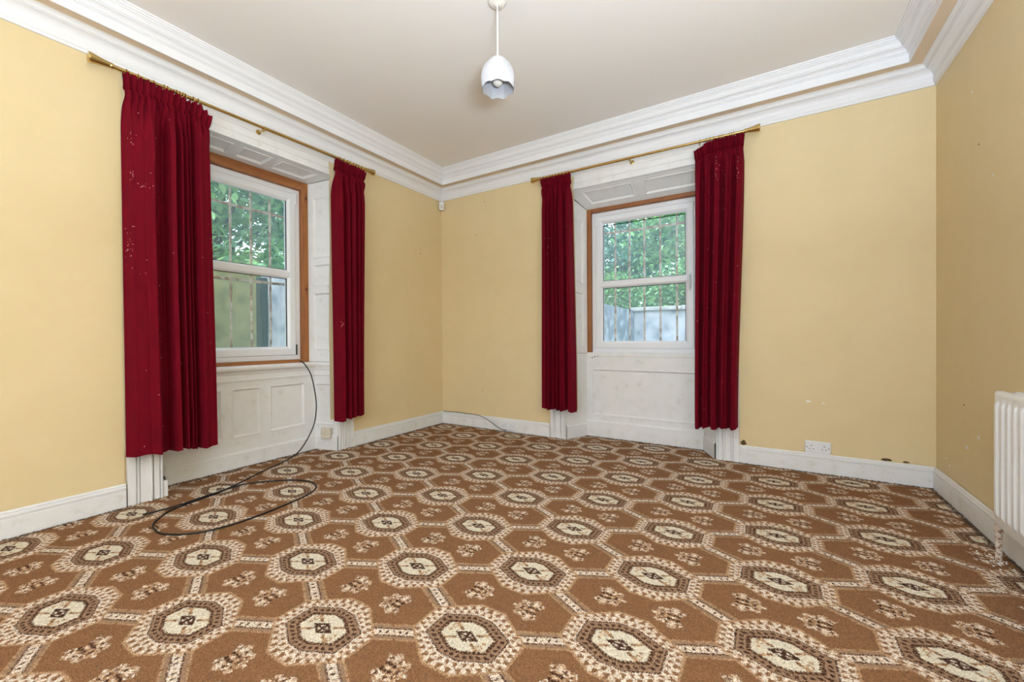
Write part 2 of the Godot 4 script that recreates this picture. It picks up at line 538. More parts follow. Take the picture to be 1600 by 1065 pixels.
func carpet_material() -> StandardMaterial3D:
	var TX := 960; var TZ := 480      # 2 by 2 repeats, half a tuft to each sample
	var jit := FastNoiseLite.new()
	jit.seed = 4
	jit.frequency = 0.22
	var pal := [Color(0.540, 0.388, 0.272), Color(0.735, 0.590, 0.455), Color(0.895, 0.840, 0.780), Color(0.855, 0.810, 0.725), Color(0.290, 0.192, 0.148), Color(0.610, 0.485, 0.385)]
	var data := PackedByteArray()
	data.resize(TX * TZ * 3)
	var at := 0
	var ux := 2.0 * CX / TX; var uz := 2.0 * CZ / TZ
	for j in TZ:
		for i in TX:
			var wx := jit.get_noise_2d(i, j) * 0.0034; var wz := jit.get_noise_2d(i + 991.0, j + 313.0) * 0.0034
			var hx := (h2(i, j) - 0.5) * 0.0060; var hz := (h2(i, j, 3) - 0.5) * 0.0060
			var c: Color = pal[carpet_colour(i * ux + wx + hx, j * uz + wz + hz)]
			if c == pal[2] and h2(i >> 1, j >> 1, 21) > 0.66: c = c.lerp(pal[1], 0.65)
			elif c == pal[1] and h2(i >> 1, j >> 1, 22) > 0.7: c = c.lerp(pal[0], 0.6)
			var b := 0.84 + 0.20 * h2(i >> 1, j >> 1, 7) + 0.10 * h2(i, j, 9) - (0.12 if h2(i, j, 11) > 0.93 else 0.0)
			data[at] = clampi(int(c.r * b * 255.0), 0, 255)
			data[at + 1] = clampi(int(c.g * b * 255.0), 0, 255)
			data[at + 2] = clampi(int(c.b * b * 255.0), 0, 255)
			at += 3
	var im := Image.create_from_data(TX, TZ, false, Image.FORMAT_RGB8, data)
	im.resize(1920, 960, Image.INTERPOLATE_CUBIC)
	var m := mat(Color.WHITE, 1.0, 0.1)
	m.albedo_texture = ImageTexture.create_from_image(im)
	m.normal_enabled = true
	m.normal_texture = noise_tex(0.16, 1024, true, 6.0, [], 8, 3)
	m.normal_scale = 0.6
	return m


# ------------------------------------------------------------------ the light and the camera
func _ready() -> void:
	var cam := Camera3D.new()
	cam.name = "camera"
	var yaw := 0.552068; var pitch := -0.0058134; var roll := -0.0060897
	var rt := Vector3(cos(yaw), 0, -sin(yaw)); var fw := Vector3(-sin(yaw), 0, -cos(yaw)); var up := Vector3.UP
	var fw2 := fw * cos(pitch) + up * sin(pitch); var up2 := up * cos(pitch) - fw * sin(pitch)
	cam.transform = Transform3D(Basis(rt * cos(roll) + up2 * sin(roll), up2 * cos(roll) - rt * sin(roll), -fw2), Vector3(3.12735, 0.95, 3.56487))
	cam.fov = rad_to_deg(2.0 * atan(532.5 / 642.634))
	cam.near = 0.05
	add_child(cam)
	cam.current = true

	var env := Environment.new()
	env.background_mode = Environment.BG_SKY
	var sm := ProceduralSkyMaterial.new()
	sm.sky_top_color = Color(0.86, 0.92, 1.0)
	sm.sky_horizon_color = Color(0.97, 0.985, 1.0)
	sm.ground_horizon_color = Color(0.75, 0.76, 0.77)
	sm.ground_bottom_color = Color(0.45, 0.45, 0.44)
	sm.energy_multiplier = 3.8
	env.sky = Sky.new()
	env.sky.sky_material = sm
	env.tonemap_mode = Environment.TONE_MAPPER_LINEAR
	env.tonemap_exposure = 1.11
	env.sdfgi_enabled = true
	env.ssao_enabled = true
	env.ssil_enabled = true
	var we := WorldEnvironment.new()
	we.name = "environment"
	we.environment = env
	add_child(we)

	# added fill light, set in the made-up window behind the camera
	var rear_fill := AreaLight3D.new()
	rear_fill.name = "rear_fill_light"
	rear_fill.area_size = Vector2(2.0, 1.6)
	rear_fill.position = Vector3(2.85, 1.62, L - 0.03)
	rear_fill.light_color = Color(0.85, 0.92, 1.0)
	rear_fill.light_energy = 6.6
	rear_fill.area_range = 12.0
	rear_fill.area_attenuation = 2.0
	rear_fill.shadow_enabled = true
	add_child(rear_fill)

	# added fill light beside the camera, standing in for bounced flash on the ceiling
	var wash := AreaLight3D.new()
	wash.name = "added_uplight"
	wash.area_size = Vector2(0.42, 0.42)
	wash.position = Vector3(3.6, 0.95, 3.8)
	wash.rotation.x = PI / 2.0
	wash.light_color = Color(0.86, 0.93, 1.0)
	wash.light_energy = 16.5
	wash.area_range = 12.0
	wash.area_attenuation = 2.0
	wash.shadow_enabled = true
	add_child(wash)

	make_materials()
	build_shell()
	build_trims()
	build_windows()
	build_outside()
	build_carpet()
	build_curtains()
	build_radiator()
	build_lamp()
	build_added_uplighter()
	build_small()


# ------------------------------------------------------------------ the shell of the room
func build_shell() -> void:
	var f := MB.new()
	f.box(Vector3(-0.5, -0.25, -0.5), Vector3(W + 0.3, -0.012, L + 0.3))
	tag(build(f, "floor", M.subfloor), "bare floor under the fitted carpet", "floor", "", "structure")
	var c := MB.new()
	c.box(Vector3(-0.5, CEIL, -0.5), Vector3(W + 0.3, CEIL + 0.15, L + 0.3))
	tag(build(c, "ceiling", M.ceiling), "plain off-white ceiling inside a white cornice", "ceiling", "", "structure")
	# left wall: a plaster skin that stops short of the window architrave, the masonry behind it and the outer leaf
	var m := MB.new()
	slab(m, "left", 0.0, L, -0.012, CEIL, 0.0, 0.012, [1.197, 2.729, -0.012, 2.52])
	slab(m, "left", -0.5, L, -0.012, CEIL, 0.012, 0.27, [1.31, 2.59, -0.012, 2.40])
	slab(m, "left", -0.5, L, -0.012, CEIL, 0.27, 0.5, [1.432, 2.468, 0.745, 2.31])
	var wl := build(m, "wall_left", M.wall)
	tag(wl, "cream yellow wall with the wider barred window, left of the corner", "wall", "", "structure")
	m = MB.new()
	slab(m, "back", 0.0, W, -0.012, CEIL, 0.0, 0.012, [1.362, 2.958, -0.012, 2.52])
	slab(m, "back", 0.0, W, -0.012, CEIL, 0.012, 0.275, [1.49, 2.835, -0.012, 2.40])
	slab(m, "back", 0.0, W, -0.012, CEIL, 0.275, 0.5, [1.644, 2.686, 0.79, 2.21])
	var wb := build(m, "wall_back", M.wall)
	tag(wb, "cream yellow wall with the narrower barred window, facing the viewer", "wall", "", "structure")
	m = MB.new()
	m.box(Vector3(W, -0.012, -0.5), Vector3(W + 0.3, CEIL, L))
	var wr := build(m, "wall_right", M.wall)
	tag(wr, "cream yellow wall with the white radiator, at the right edge", "wall", "", "structure")
	m = MB.new()
	slab(m, "rear", -0.5, W + 0.3, -0.012, CEIL, 0.0, 0.3, [1.85, 3.85, 0.82, 2.42])
	tag(build(m, "wall_rear", M.wall), "cream yellow wall with an added large window, behind the camera", "wall", "", "structure")
	# screw holes, flakes and bare patches
	for q in [["left", 0.335, 1.905], ["left", 0.338, 1.862], ["back", 0.60, 2.40], ["back", 0.49, 2.06], ["back", 0.56, 0.40], ["right", 0.42, 0.58], ["right", 0.60, 1.9]]:
		var h := MB.new()
		h.lathe(fp(q[0], q[1], q[2], 0.002), inward(q[0]), [Vector2(0.0055, 0.0), Vector2(0.005, 0.0028), Vector2(0.0, 0.003)], 10)
		build(h, "screw_hole", M.bare, {"left": wl, "back": wb, "right": wr}[q[0]])
	var rng := RandomNumberGenerator.new()
	rng.seed = 5
	for q in [["back", 3.385, 0.495, 0.018, 0.008, "chip"], ["back", 3.47, 0.487, 0.010, 0.005, "wallc"], ["back", 3.80, 0.145, 0.034, 0.010, "bare"], ["back", 3.895, 0.142, 0.020, 0.007, "bare"], ["back", 3.435, 0.128, 0.030, 0.008, "bare"], ["back", 2.985, 0.150, 0.022, 0.022, "bare"], ["right", 0.46, 0.36, 0.016, 0.010, "chip"], ["right", 0.60, 0.44, 0.012, 0.012, "chip"], ["right", 0.16, 0.23, 0.01, 0.008, "chip"], ["right", 0.22, 0.20, 0.01, 0.007, "chip"], ["right", 0.52, 2.2, 0.008, 0.008, "chip"], ["right", 0.75, 1.7, 0.008, 0.006, "chip"]]:
		var h := MB.new()
		var ring := []; var ring2 := []
		for j in 14:
			var a := TAU * j / 14.0
			var k := rng.randf_range(0.65, 1.1)
			ring.append(fp(q[0], q[1] + cos(a) * q[3] * k, q[2] + sin(a) * q[4] * k, 0.001))
			ring2.append(fp(q[0], q[1] + cos(a) * q[3] * k * 0.95, q[2] + sin(a) * q[4] * k * 0.95, -0.0012))
		h.rings([ring, ring2], true)
		h.fan(ring2, inward(q[0]))
		build(h, "paint_flake" if q[5] != "bare" else "bare_patch", M.bare if q[5] == "bare" else M.chip, {"back": wb, "right": wr}[q[0]])


func build_trims() -> void:
	var prof := []
	for q in [[0.0, 2.503], [0.011, 2.503], [0.013, 2.508], [0.009, 2.512], [0.011, 2.517], [0.017, 2.524], [0.020, 2.534], [0.020, 2.545], [0.018, 2.553], [0.018, 2.562], [0.021, 2.572], [0.028, 2.582], [0.038, 2.590], [0.050, 2.595], [0.057, 2.596], [0.057, 2.601], [0.063, 2.601], [0.063, 2.607], [0.068, 2.613], [0.077, 2.619], [0.086, 2.620], [-9, 0], [0.152, 2.6215], [0.152, 2.615], [0.158, 2.615], [0.160, 2.666], [0.166, 2.668], [0.166, 2.674], [0.172, 2.675], [0.172, 2.682], [0.178, 2.690], [0.188, 2.697], [0.197, 2.699], [0.197, 2.706], [0.203, 2.706], [0.205, 2.716], [0.211, 2.726], [0.221, 2.733], [0.221, 2.739], [0.228, 2.740], [0.230, 2.748], [0.237, 2.751], [0.237, 2.762]]:
		prof.append(Vector2(q[0], q[1]))
	var cut := 0
	while prof[cut].x > -1.0: cut += 1
	var lower := prof.slice(0, cut); var upper := prof.slice(cut + 1)
	var n := 1
	for w in ["left", "back", "right", "rear"]:
		var m := MB.new()
		var end := L if w in ["left", "right"] else W
		sweep_line(m, w, 0.0, end, lower, 1.0, 1.0)
		sweep_line(m, w, 0.0, end, upper, 1.0, 1.0)
		var tr := build(m, "trim_%d" % n, M.plaster)
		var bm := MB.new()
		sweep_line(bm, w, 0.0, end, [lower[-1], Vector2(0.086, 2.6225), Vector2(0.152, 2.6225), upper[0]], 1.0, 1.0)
		build(bm, "beige_band", M.magnolia, tr)  # flat underside strip, a darker beige than the other mouldings
		tag(tr, {"left": "white moulded plaster cornice above the wider window", "back": "white moulded plaster cornice above the narrower window", "right": "white moulded plaster cornice over the radiator wall", "rear": "white moulded plaster cornice behind the camera"}[w], "cornice", "", "structure")
		n += 1
	var sk := []
	for q in [[0.004, -0.01], [0.020, -0.01], [0.020, 0.094], [0.012, 0.097], [0.012, 0.101], [0.019, 0.104], [0.0195, 0.114], [0.011, 0.118], [0.011, 0.122], [0.015, 0.125], [0.013, 0.131], [0.007, 0.134], [0.004, 0.134]]:
		sk.append(Vector2(q[0], q[1]))
	for w in ["left", "back", "right", "rear"]:
		var o := thing("baseboard_" + w, Vector3.ZERO, {"left": "white skirting board on both sides of the wider window", "back": "white skirting board on both sides of the narrower window", "right": "white skirting board behind the radiator", "rear": "white skirting board behind the camera"}[w], "baseboard", "", "structure")
		for seg in {"left": [[0.0, 1.196, 1.0, 0.0], [2.727, L, 0.0, 1.0]], "back": [[0.0, 1.360, 1.0, 0.0], [2.958, W, 0.0, 1.0]], "right": [[0.0, L, 1.0, 1.0]], "rear": [[0.0, W, 1.0, 1.0]]}[w]:
			var m := MB.new()
			sweep_line(m, w, seg[0], seg[1], sk, seg[2], seg[3])
			build(m, "board", M.gloss, o)


# ------------------------------------------------------------------ windows
func build_windows() -> void:
	make_window(1, "left", {"c": 1.95, "op": 0.606, "bk": 0.517, "dep": 0.27, "pvc": 0.464, "gl": 0.352, "df": 0.30, "y_pvc": [0.782, 2.238], "g1": [0.870, 1.468], "g2": [1.542, 2.137],
		"sf": 2.335, "sb": 2.308, "sill": 0.757, "wood_top": 2.308, "wood_bot": 0.757, "ap": 0.222, "pil": [0.148, 0.163],
		"shut": [[0.86, 1.362], [1.415, 1.608], [1.657, 2.19]], "dado": [[0.225, 0.586]], "apan": [[1.505, 1.80], [1.865, 2.072], [2.135, 2.43]], "span": [[0.10, 0.395], [0.455, 0.66], [0.72, 1.02]]},
		"white window in the wider panelled recess beside the corner")
	make_window(2, "back", {"c": 2.163, "op": 0.636, "bk": 0.520, "dep": 0.25, "pvc": 0.482, "gl": 0.372, "df": 0.28, "y_pvc": [0.811, 2.167], "g1": [0.897, 1.430], "g2": [1.501, 2.035],
		"sf": 2.325, "sb": 2.200, "sill": 0.803, "wood_top": 2.20, "wood_bot": 0.803, "ap": 0.245, "pil": [0.160, 0.158],
		"shut": [[0.865, 1.405], [1.495, 2.115]], "dado": [], "apan": [[1.69, 2.64]], "span": [[0.10, 0.545], [0.635, 1.07]]},
		"white window in the narrower panelled recess facing the viewer")
	# window added behind the camera to hold the fill light
	var o := thing("window_3", Vector3.ZERO, "added large white window behind the camera, a place for the fill light", "window", "", "structure")
	var m := MB.new()
	frame_ring(m, "rear", 1.85, 3.85, 0.82, 2.42, [Vector2(0, 0.16), Vector2(0, 0.08), Vector2(0.06, 0.08), Vector2(0.07, 0.10), Vector2(0.07, 0.16)])
	for s in [2.52, 3.18]: fbox(m, "rear", s - 0.03, s + 0.03, 0.88, 2.36, 0.08, 0.16, 0.004)
	build(m, "frame", M.pvc, o)
	for s in [[1.92, 2.49], [2.55, 3.15], [3.21, 3.78]]:
		m = MB.new()
		fbox(m, "rear", s[0], s[1], 0.89, 2.35, 0.118, 0.122)
		build(m, "pane", M.glass, o)


func make_window(n: int, w: String, q: Dictionary, label: String) -> void:
	var c: float = q.c; var op: float = q.op; var bk: float = q.bk; var dep: float = q.dep
	var o := thing("window_%d" % n, Vector3.ZERO, label, "window", "", "structure")
	var al := along(w); var inn := inward(w)
	# architrave uprights
	var pp := []
	for e in [[0.0, 0.0], [0.0, 0.026], [0.036, 0.026], [0.0375, 0.014], [0.0415, 0.014], [0.043, 0.025], [0.050, 0.025], [0.0515, 0.014], [0.0555, 0.014], [0.057, 0.021], [0.096, 0.021], [0.0975, 0.033], [0.103, 0.035], [0.109, 0.033], [0.111, 0.015], [0.115, 0.015], [0.117, 0.026], [0.142, 0.026], [0.1435, 0.015], [0.147, 0.015], [0.1485, 0.030], [0.156, 0.030], [0.16, 0.024], [0.16, -0.02]]:
		pp.append(Vector2(e[0], e[1]))
	for side in [0, 1]:
		var m := MB.new()
		var k: float = q.pil[side] / 0.16
		upright(m, w, (c - op - q.pil[0]) if side == 0 else (c + op + q.pil[1]), 1.0 if side == 0 else -1.0, -0.01, 2.50, pp.map(func(e): return Vector2(e.x * k, e.y)), 0.012)
		build(m, "architrave_upright", M.gloss, o)
	if n == 1:
		var pb := MB.new()
		fbox(pb, w, c + op - 0.026, c + op, -0.01, 0.098, -0.008, 0.075, 0.003)
		build(pb, "plinth_block", M.gloss, o)
	# architrave head
	var hp := []
	for e in [[-0.02, q.sf], [0.016, q.sf], [0.018, q.sf + 0.004], [0.018, q.sf + 0.012], [0.013, q.sf + 0.015], [0.013, q.sf + 0.05], [0.018, q.sf + 0.053], [0.021, q.sf + 0.060], [0.021, q.sf + 0.066], [0.012, q.sf + 0.070], [0.012, q.sf + 0.105], [0.016, q.sf + 0.108], [0.016, 2.5]]:
		hp.append(Vector2(e[0], e[1]))
	var mh := MB.new()
	sweep_line(mh, w, c - op, c + op, hp)
	build(mh, "architrave_head", M.gloss, o)
	# splayed shutters and the dado panels under them
	for sd in [-1.0, 1.0]:
		var f0 := fp(w, c + sd * op, 0, 0.0); var b0 := fp(w, c + sd * bk, 0, dep)
		var A := b0 if sd < 0 else f0
		var B := f0 if sd < 0 else b0
		var ln := (B - A).length()
		var up := func(p: Vector3, y: float) -> Vector3: return Vector3(p.x, y, p.z)
		var hint: Vector3 = -al * sd + inn * 0.2
		var y0: float = q.sill + 0.004
		var pan := []
		for e in q.shut: pan.append([0.045, ln - 0.045, e[0] - y0, e[1] - y0])
		var yb: float = q.sb - 0.004; var yf: float = q.sf - 0.004
		var sh := board(o, "shutter", up.call(A, y0), up.call(B, y0), up.call(B, yf if B == f0 else yb), up.call(A, yf if A == f0 else yb), hint, 0.022, pan, M.gloss)
		var kn := MB.new()
		var nr := (B - A).cross(Vector3.UP).normalized()
		if nr.dot(hint) < 0.0: nr = -nr
		kn.lathe(up.call(f0.lerp(b0, 0.10), 1.535), nr, [Vector2(0.008, 0.0), Vector2(0.006, 0.012), Vector2(0.014, 0.018), Vector2(0.015, 0.026), Vector2(0.010, 0.032), Vector2(0.0, 0.033)], 12)
		build(kn, "knob", M.steel, sh)
		pan = []
		for e in q.dado: pan.append([0.045, ln - 0.045, e[0], e[1]])
		board(o, "side_panelling", up.call(A, -0.01), up.call(B, -0.01), up.call(B, q.sill), up.call(A, q.sill), hint, 0.022, pan, M.gloss)
		# skirting under the side panelling
		var e1 := nr * 0.014
		var mk := MB.new()
		var a1: Vector3 = up.call(A, -0.01); var b1: Vector3 = up.call(B, -0.01)
		mk.rings([[a1, a1 + e1, up.call(A, 0.118) + e1, up.call(A, 0.128) + e1 * 0.4, up.call(A, 0.128)], [b1, b1 + e1, up.call(B, 0.118) + e1, up.call(B, 0.128) + e1 * 0.4, up.call(B, 0.128)]], true)
		build(mk, "side_skirting", M.gloss, o)
	# soffit
	var sp := []
	var run := Vector2(dep, q.sf - q.sb).length()
	for e in q.span: sp.append([e[0], e[1], 0.05, run - 0.045])
	board(o, "soffit", fp(w, c - (op + bk) / 2.0, q.sf, 0.0) - al * 0.045, fp(w, c + (op + bk) / 2.0, q.sf, 0.0) + al * 0.045, fp(w, c + bk, q.sb, dep), fp(w, c - bk, q.sb, dep), Vector3.DOWN, 0.02, sp, M.gloss)
	# apron under the window
	var ap: float = q.ap
	var half: float = lerpf(op, bk, ap / dep)
	var pans := []
	var top: float = 0.590 if n == 1 else 0.655
	var bot: float = 0.222 if n == 1 else 0.205
	for e in q.apan: pans.append([e[0] - (c - half), e[1] - (c - half), bot + 0.01, top + 0.01])
	board(o, "apron", fp(w, c - half, -0.01, ap), fp(w, c + half, -0.01, ap), fp(w, c + half, q.sill - 0.002, ap), fp(w, c - half, q.sill - 0.002, ap), inn, 0.02, pans, M.gloss, 0.012)
	var ms := MB.new()
	var hy := 0.120 if n == 1 else 0.156
	var so := -ap
	sweep_line(ms, w, c - half, c + half, [Vector2(so, -0.01), Vector2(so + 0.017, -0.01), Vector2(so + 0.017, hy - 0.012), Vector2(so + 0.012, hy - 0.008), Vector2(so + 0.010, hy), Vector2(so, hy)])
	build(ms, "apron_skirting", M.gloss, o)
	var sl := MB.new()
	if n == 1:      # nosed sill with a moulding under it
		sweep_line(sl, w, c - half - 0.004, c + half + 0.004, [Vector2(-0.29, 0.757), Vector2(-0.29, 0.735), Vector2(so, 0.640), Vector2(so + 0.008, 0.640), Vector2(so + 0.010, 0.650), Vector2(so + 0.006, 0.655), Vector2(so + 0.006, 0.690), Vector2(so + 0.012, 0.697), Vector2(so + 0.015, 0.708), Vector2(so + 0.024, 0.716), Vector2(so + 0.034, 0.722), Vector2(so + 0.040, 0.732), Vector2(so + 0.041, 0.744), Vector2(so + 0.036, 0.754), Vector2(so + 0.028, 0.757), Vector2(-0.29, 0.757)])
		build(sl, "window_sill", M.gloss, o)
		for sd in [-1.0, 1.0]:      # the moulding returns along the side panelling
			var f0 := fp(w, c + sd * op, 0, 0.0); var b0 := fp(w, c + sd * bk, 0, dep)
			var dirn := (b0 - f0).normalized()
			var nr := dirn.cross(Vector3.UP)
			if nr.dot(-al * sd) < 0.0: nr = -nr
			var r0 := []; var r1 := []
			for e in [[0.0, 0.640], [0.008, 0.640], [0.010, 0.650], [0.006, 0.655], [0.006, 0.690], [0.012, 0.698], [0.014, 0.710], [0.020, 0.720], [0.026, 0.735], [0.024, 0.752], [0.0, 0.756]]:
				r0.append(f0 + dirn * 0.012 + nr * e[0] + Vector3.UP * e[1]); r1.append(f0 + dirn * 0.24 + nr * e[0] + Vector3.UP * e[1])
			var mr := MB.new()
			mr.rings([r0, r1], true)
			mr.fan(r0, -dirn)
			build(mr, "sill_return", M.gloss, o)
	else:
		fbox(sl, w, c - bk, c + bk, 0.775, 0.803, ap - 0.006, dep + 0.03, 0.003)
		build(sl, "window_sill", M.gloss, o)
		for e in [[1.695, 0.772], [1.722, 0.781], [1.752, 0.786]]:
			var sh2 := MB.new()
			sh2.lathe(fp(w, e[0], e[1] - 0.012, ap + 0.001), inn, [Vector2(0.006, 0.0), Vector2(0.0055, 0.0016), Vector2(0.0, 0.0018)], 8)
			build(sh2, "screw_hole", M.dark, o)
	# bare pine lining round the new window
	var pv: float = q.pvc
	var yp: Array = q.y_pvc
	for e in [[c - bk, c - pv, yp[0], q.wood_top], [c + pv, c + bk, yp[0], q.wood_top], [c - pv, c + pv, yp[1], q.wood_top], [c - bk, c + bk, q.wood_bot, yp[0]]]:
		var m := MB.new()
		fbox(m, w, e[0], e[1], e[2], e[3], dep + 0.002, dep + 0.11, 0.002)
		build(m, "pine_lining", M.gloss if (n == 2 and e[3] < 1.0) else (M.pine_standing if e[3] - e[2] > 1.0 else M.pine), o)
	# white plastic frame with sash, rail, gaskets and two panes
	var df: float = q.df
	var s0 := c - pv; var s1 := c + pv
	var m1 := MB.new()
	frame_ring(m1, w, s0, s1, yp[0], yp[1], [Vector2(0, df + 0.07), Vector2(0, df + 0.016), Vector2(0.003, df + 0.012), Vector2(0.038, df + 0.012), Vector2(0.041, df + 0.016), Vector2(0.041, df + 0.02), Vector2(0.041, df + 0.07)])
	var fr := build(m1, "frame", M.pvc, o)
	var gs: float = q.gl
	var ins: float = pv - gs
	var m2 := MB.new()
	var d2 := df + 0.002
	frame_ring(m2, w, s0, s1, yp[0], yp[1], [Vector2(0.043, df + 0.03), Vector2(0.043, d2 + 0.003), Vector2(0.047, d2), Vector2(ins - 0.022, d2), Vector2(ins - 0.016, d2 + 0.004), Vector2(ins, d2 + 0.018), Vector2(ins, d2 + 0.05)])
	# rail between the panes
	var ra: float = q.g1[1]; var rb: float = q.g2[0]
	var rr0 := []; var rr1 := []
	for e in [[ra, 0.05], [ra, 0.018], [ra + 0.014, 0.004], [ra + 0.019, 0.0], [rb - 0.019, 0.0], [rb - 0.014, 0.004], [rb, 0.018], [rb, 0.05]]:
		rr0.append(fp(w, c - gs - 0.018, e[0], d2 + e[1])); rr1.append(fp(w, c + gs + 0.018, e[0], d2 + e[1]))
	m2.rings([rr0, rr1], true)
	var sash := build(m2, "sash", M.pvc, o)
	for g in [q.g1, q.g2]:
		var mg := MB.new()
		frame_ring(mg, w, c - gs - 0.001, c + gs + 0.001, g[0] - 0.001, g[1] + 0.001, [Vector2(0.0, d2 + 0.017), Vector2(0.0045, d2 + 0.019), Vector2(0.005, d2 + 0.026)])
		build(mg, "gasket", M.rubber, sash)
		mg = MB.new()
		fbox(mg, w, c - gs, c + gs, g[0], g[1], d2 + 0.024, d2 + 0.028)
		build(mg, "pane", M.glass, sash)
	# hinge side, and the handle on the other
	var hs := c - pv if n == 1 else c - pv
	for y in [yp[0] + 0.04, yp[1] - 0.13]:
		var m := MB.new()
		m.lathe(fp(w, hs + 0.042, y, df - 0.001), Vector3.UP, [Vector2(0.0, 0.0), Vector2(0.006, 0.001), Vector2(0.006, 0.088), Vector2(0.0, 0.09)], 10)
		build(m, "hinge", M.hinge if (n == 1 and y < 1.0) else M.pvc, sash)
	var hx := (c + pv - 0.073)
	var mh2 := MB.new()
	fbox(mh2, w, hx - 0.013, hx + 0.013, 1.375, 1.515, df - 0.008, df + 0.002, 0.004)
	mh2.tube([fp(w, hx, 1.485, df), fp(w, hx, 1.485, df - 0.035), fp(w, hx, 1.478, df - 0.045), fp(w, hx, 1.40, df - 0.047), fp(w, hx, 1.355, df - 0.044)], 0.0075, 8)
	build(mh2, "handle", M.pvc, sash)
	# stone sill outside
	var mo := MB.new()
	fbox(mo, w, c - bk, c + bk, q.sill - 0.04, q.sill + 0.012, dep + 0.115, 0.56, 0.004)
	build(mo, "outer_sill", M.coping, o)
	# iron bars outside
	var gr := thing("window_grille", fp(w, c, q.sill, 0.45), "rusty white iron security bars outside the %s window" % ("wider left" if n == 1 else "narrower back"), "grille", "security bars outside the windows")
	var yt := 2.15 if n == 1 else 2.19
	var bars := [1.51, 1.663, 1.815, 1.967, 2.119, 2.271, 2.423] if n == 1 else [1.72, 1.862, 2.003, 2.144, 2.291, 2.437, 2.58]
	for s in bars:
		var m := MB.new()
		m.tube([fp(w, s, q.sill + 0.013, 0.452), fp(w, s, yt, 0.452)], 0.009, 8)
		build(m, "bar", M.bar, gr)
	for y in ([2.022, 1.435] if n == 1 else [1.998, 0.905]):
		var m := MB.new()
		fbox(m, w, c - bk, c + bk, y - 0.011, y + 0.011, 0.461, 0.467, 0.001)
		build(m, "cross_bar", M.bar, gr)


# ------------------------------------------------------------------ outside
func leaf_mesh() -> ArrayMesh:
	var m := MB.new()
	var pts := [Vector3(0, 0, 0), Vector3(0.028, 0.006, 0.03), Vector3(0.034, 0.004, 0.062), Vector3(0.018, -0.004, 0.095), Vector3(0, -0.014, 0.125), Vector3(-0.018, -0.004, 0.095), Vector3(-0.034, 0.004, 0.062), Vector3(-0.028, 0.006, 0.03)]
	for j in range(1, 7):
		m.tri(pts[0], pts[j], pts[j + 1], Vector3.UP)
	return m.mesh(Vector3.ZERO)


var leaf: ArrayMesh

func tree(called: String, at: Vector3, crown: Vector3, size: Vector3, count: int, sd: int, tone: Color, label: String, group: String, lscale := 1.0) -> void:
	var o := thing(called, at, label, "tree" if called == "leafy_tree" else "shrub", group)
	var rng := RandomNumberGenerator.new()
	rng.seed = sd
	var t := MB.new()
	var top := at + Vector3(0, crown.y - at.y, 0)
	t.lathe(at, top - at, [Vector2(0.11, 0.0), Vector2(0.08, 0.5), Vector2(0.06, (top - at).length() * 0.8), Vector2(0.02, (top - at).length())] if called == "leafy_tree" else [Vector2(0.03, 0.0), Vector2(0.01, (top - at).length())], 10)
	for k in 7:
		var a := rng.randf() * TAU
		var p0 := at.lerp(top, rng.randf_range(0.55, 0.9))
		t.tube([p0, p0 + Vector3(cos(a) * size.x * 0.35, size.y * 0.25, sin(a) * size.z * 0.35), p0 + Vector3(cos(a) * size.x * 0.7, size.y * 0.4, sin(a) * size.z * 0.7)], 0.02, 5)
	build(t, "trunk", M.bark, o)
	var mm := MultiMesh.new()
	mm.transform_format = MultiMesh.TRANSFORM_3D
	mm.use_colors = true
	mm.mesh = leaf
	mm.instance_count = count
	var clusters := []
	for k in 150:
		var d := Vector3(rng.randfn(), rng.randfn(), rng.randfn()).normalized() * pow(rng.randf(), 0.42)
		clusters.append([d * size, rng.randf_range(0.12, 0.28), rng.randf()])
	for i in count:
		var cl: Array = clusters[rng.randi() % clusters.size()]
		var p: Vector3 = crown - at + cl[0] + Vector3(rng.randfn(), rng.randfn() * 0.55, rng.randfn()) * cl[1]
		var b := Basis.from_euler(Vector3(rng.randf_range(-0.5, 0.9), rng.randf() * TAU, rng.randf_range(-0.5, 0.5))).scaled(Vector3.ONE * rng.randf_range(0.75, 1.3) * lscale)
		mm.set_instance_transform(i, Transform3D(b, p))
		var g: float = rng.randf_range(0.6, 1.15) * (0.75 + 0.5 * cl[2])
		mm.set_instance_color(i, Color(tone.r * g * rng.randf_range(0.85, 1.2), tone.g * g, tone.b * g * rng.randf_range(0.8, 1.25)))
	var mi := MultiMeshInstance3D.new()
	mi.name = "foliage"
	mi.multimesh = mm
	mi.material_override = M.leaf
	mi.set_meta("kind", "stuff")
	o.add_child(mi, true)


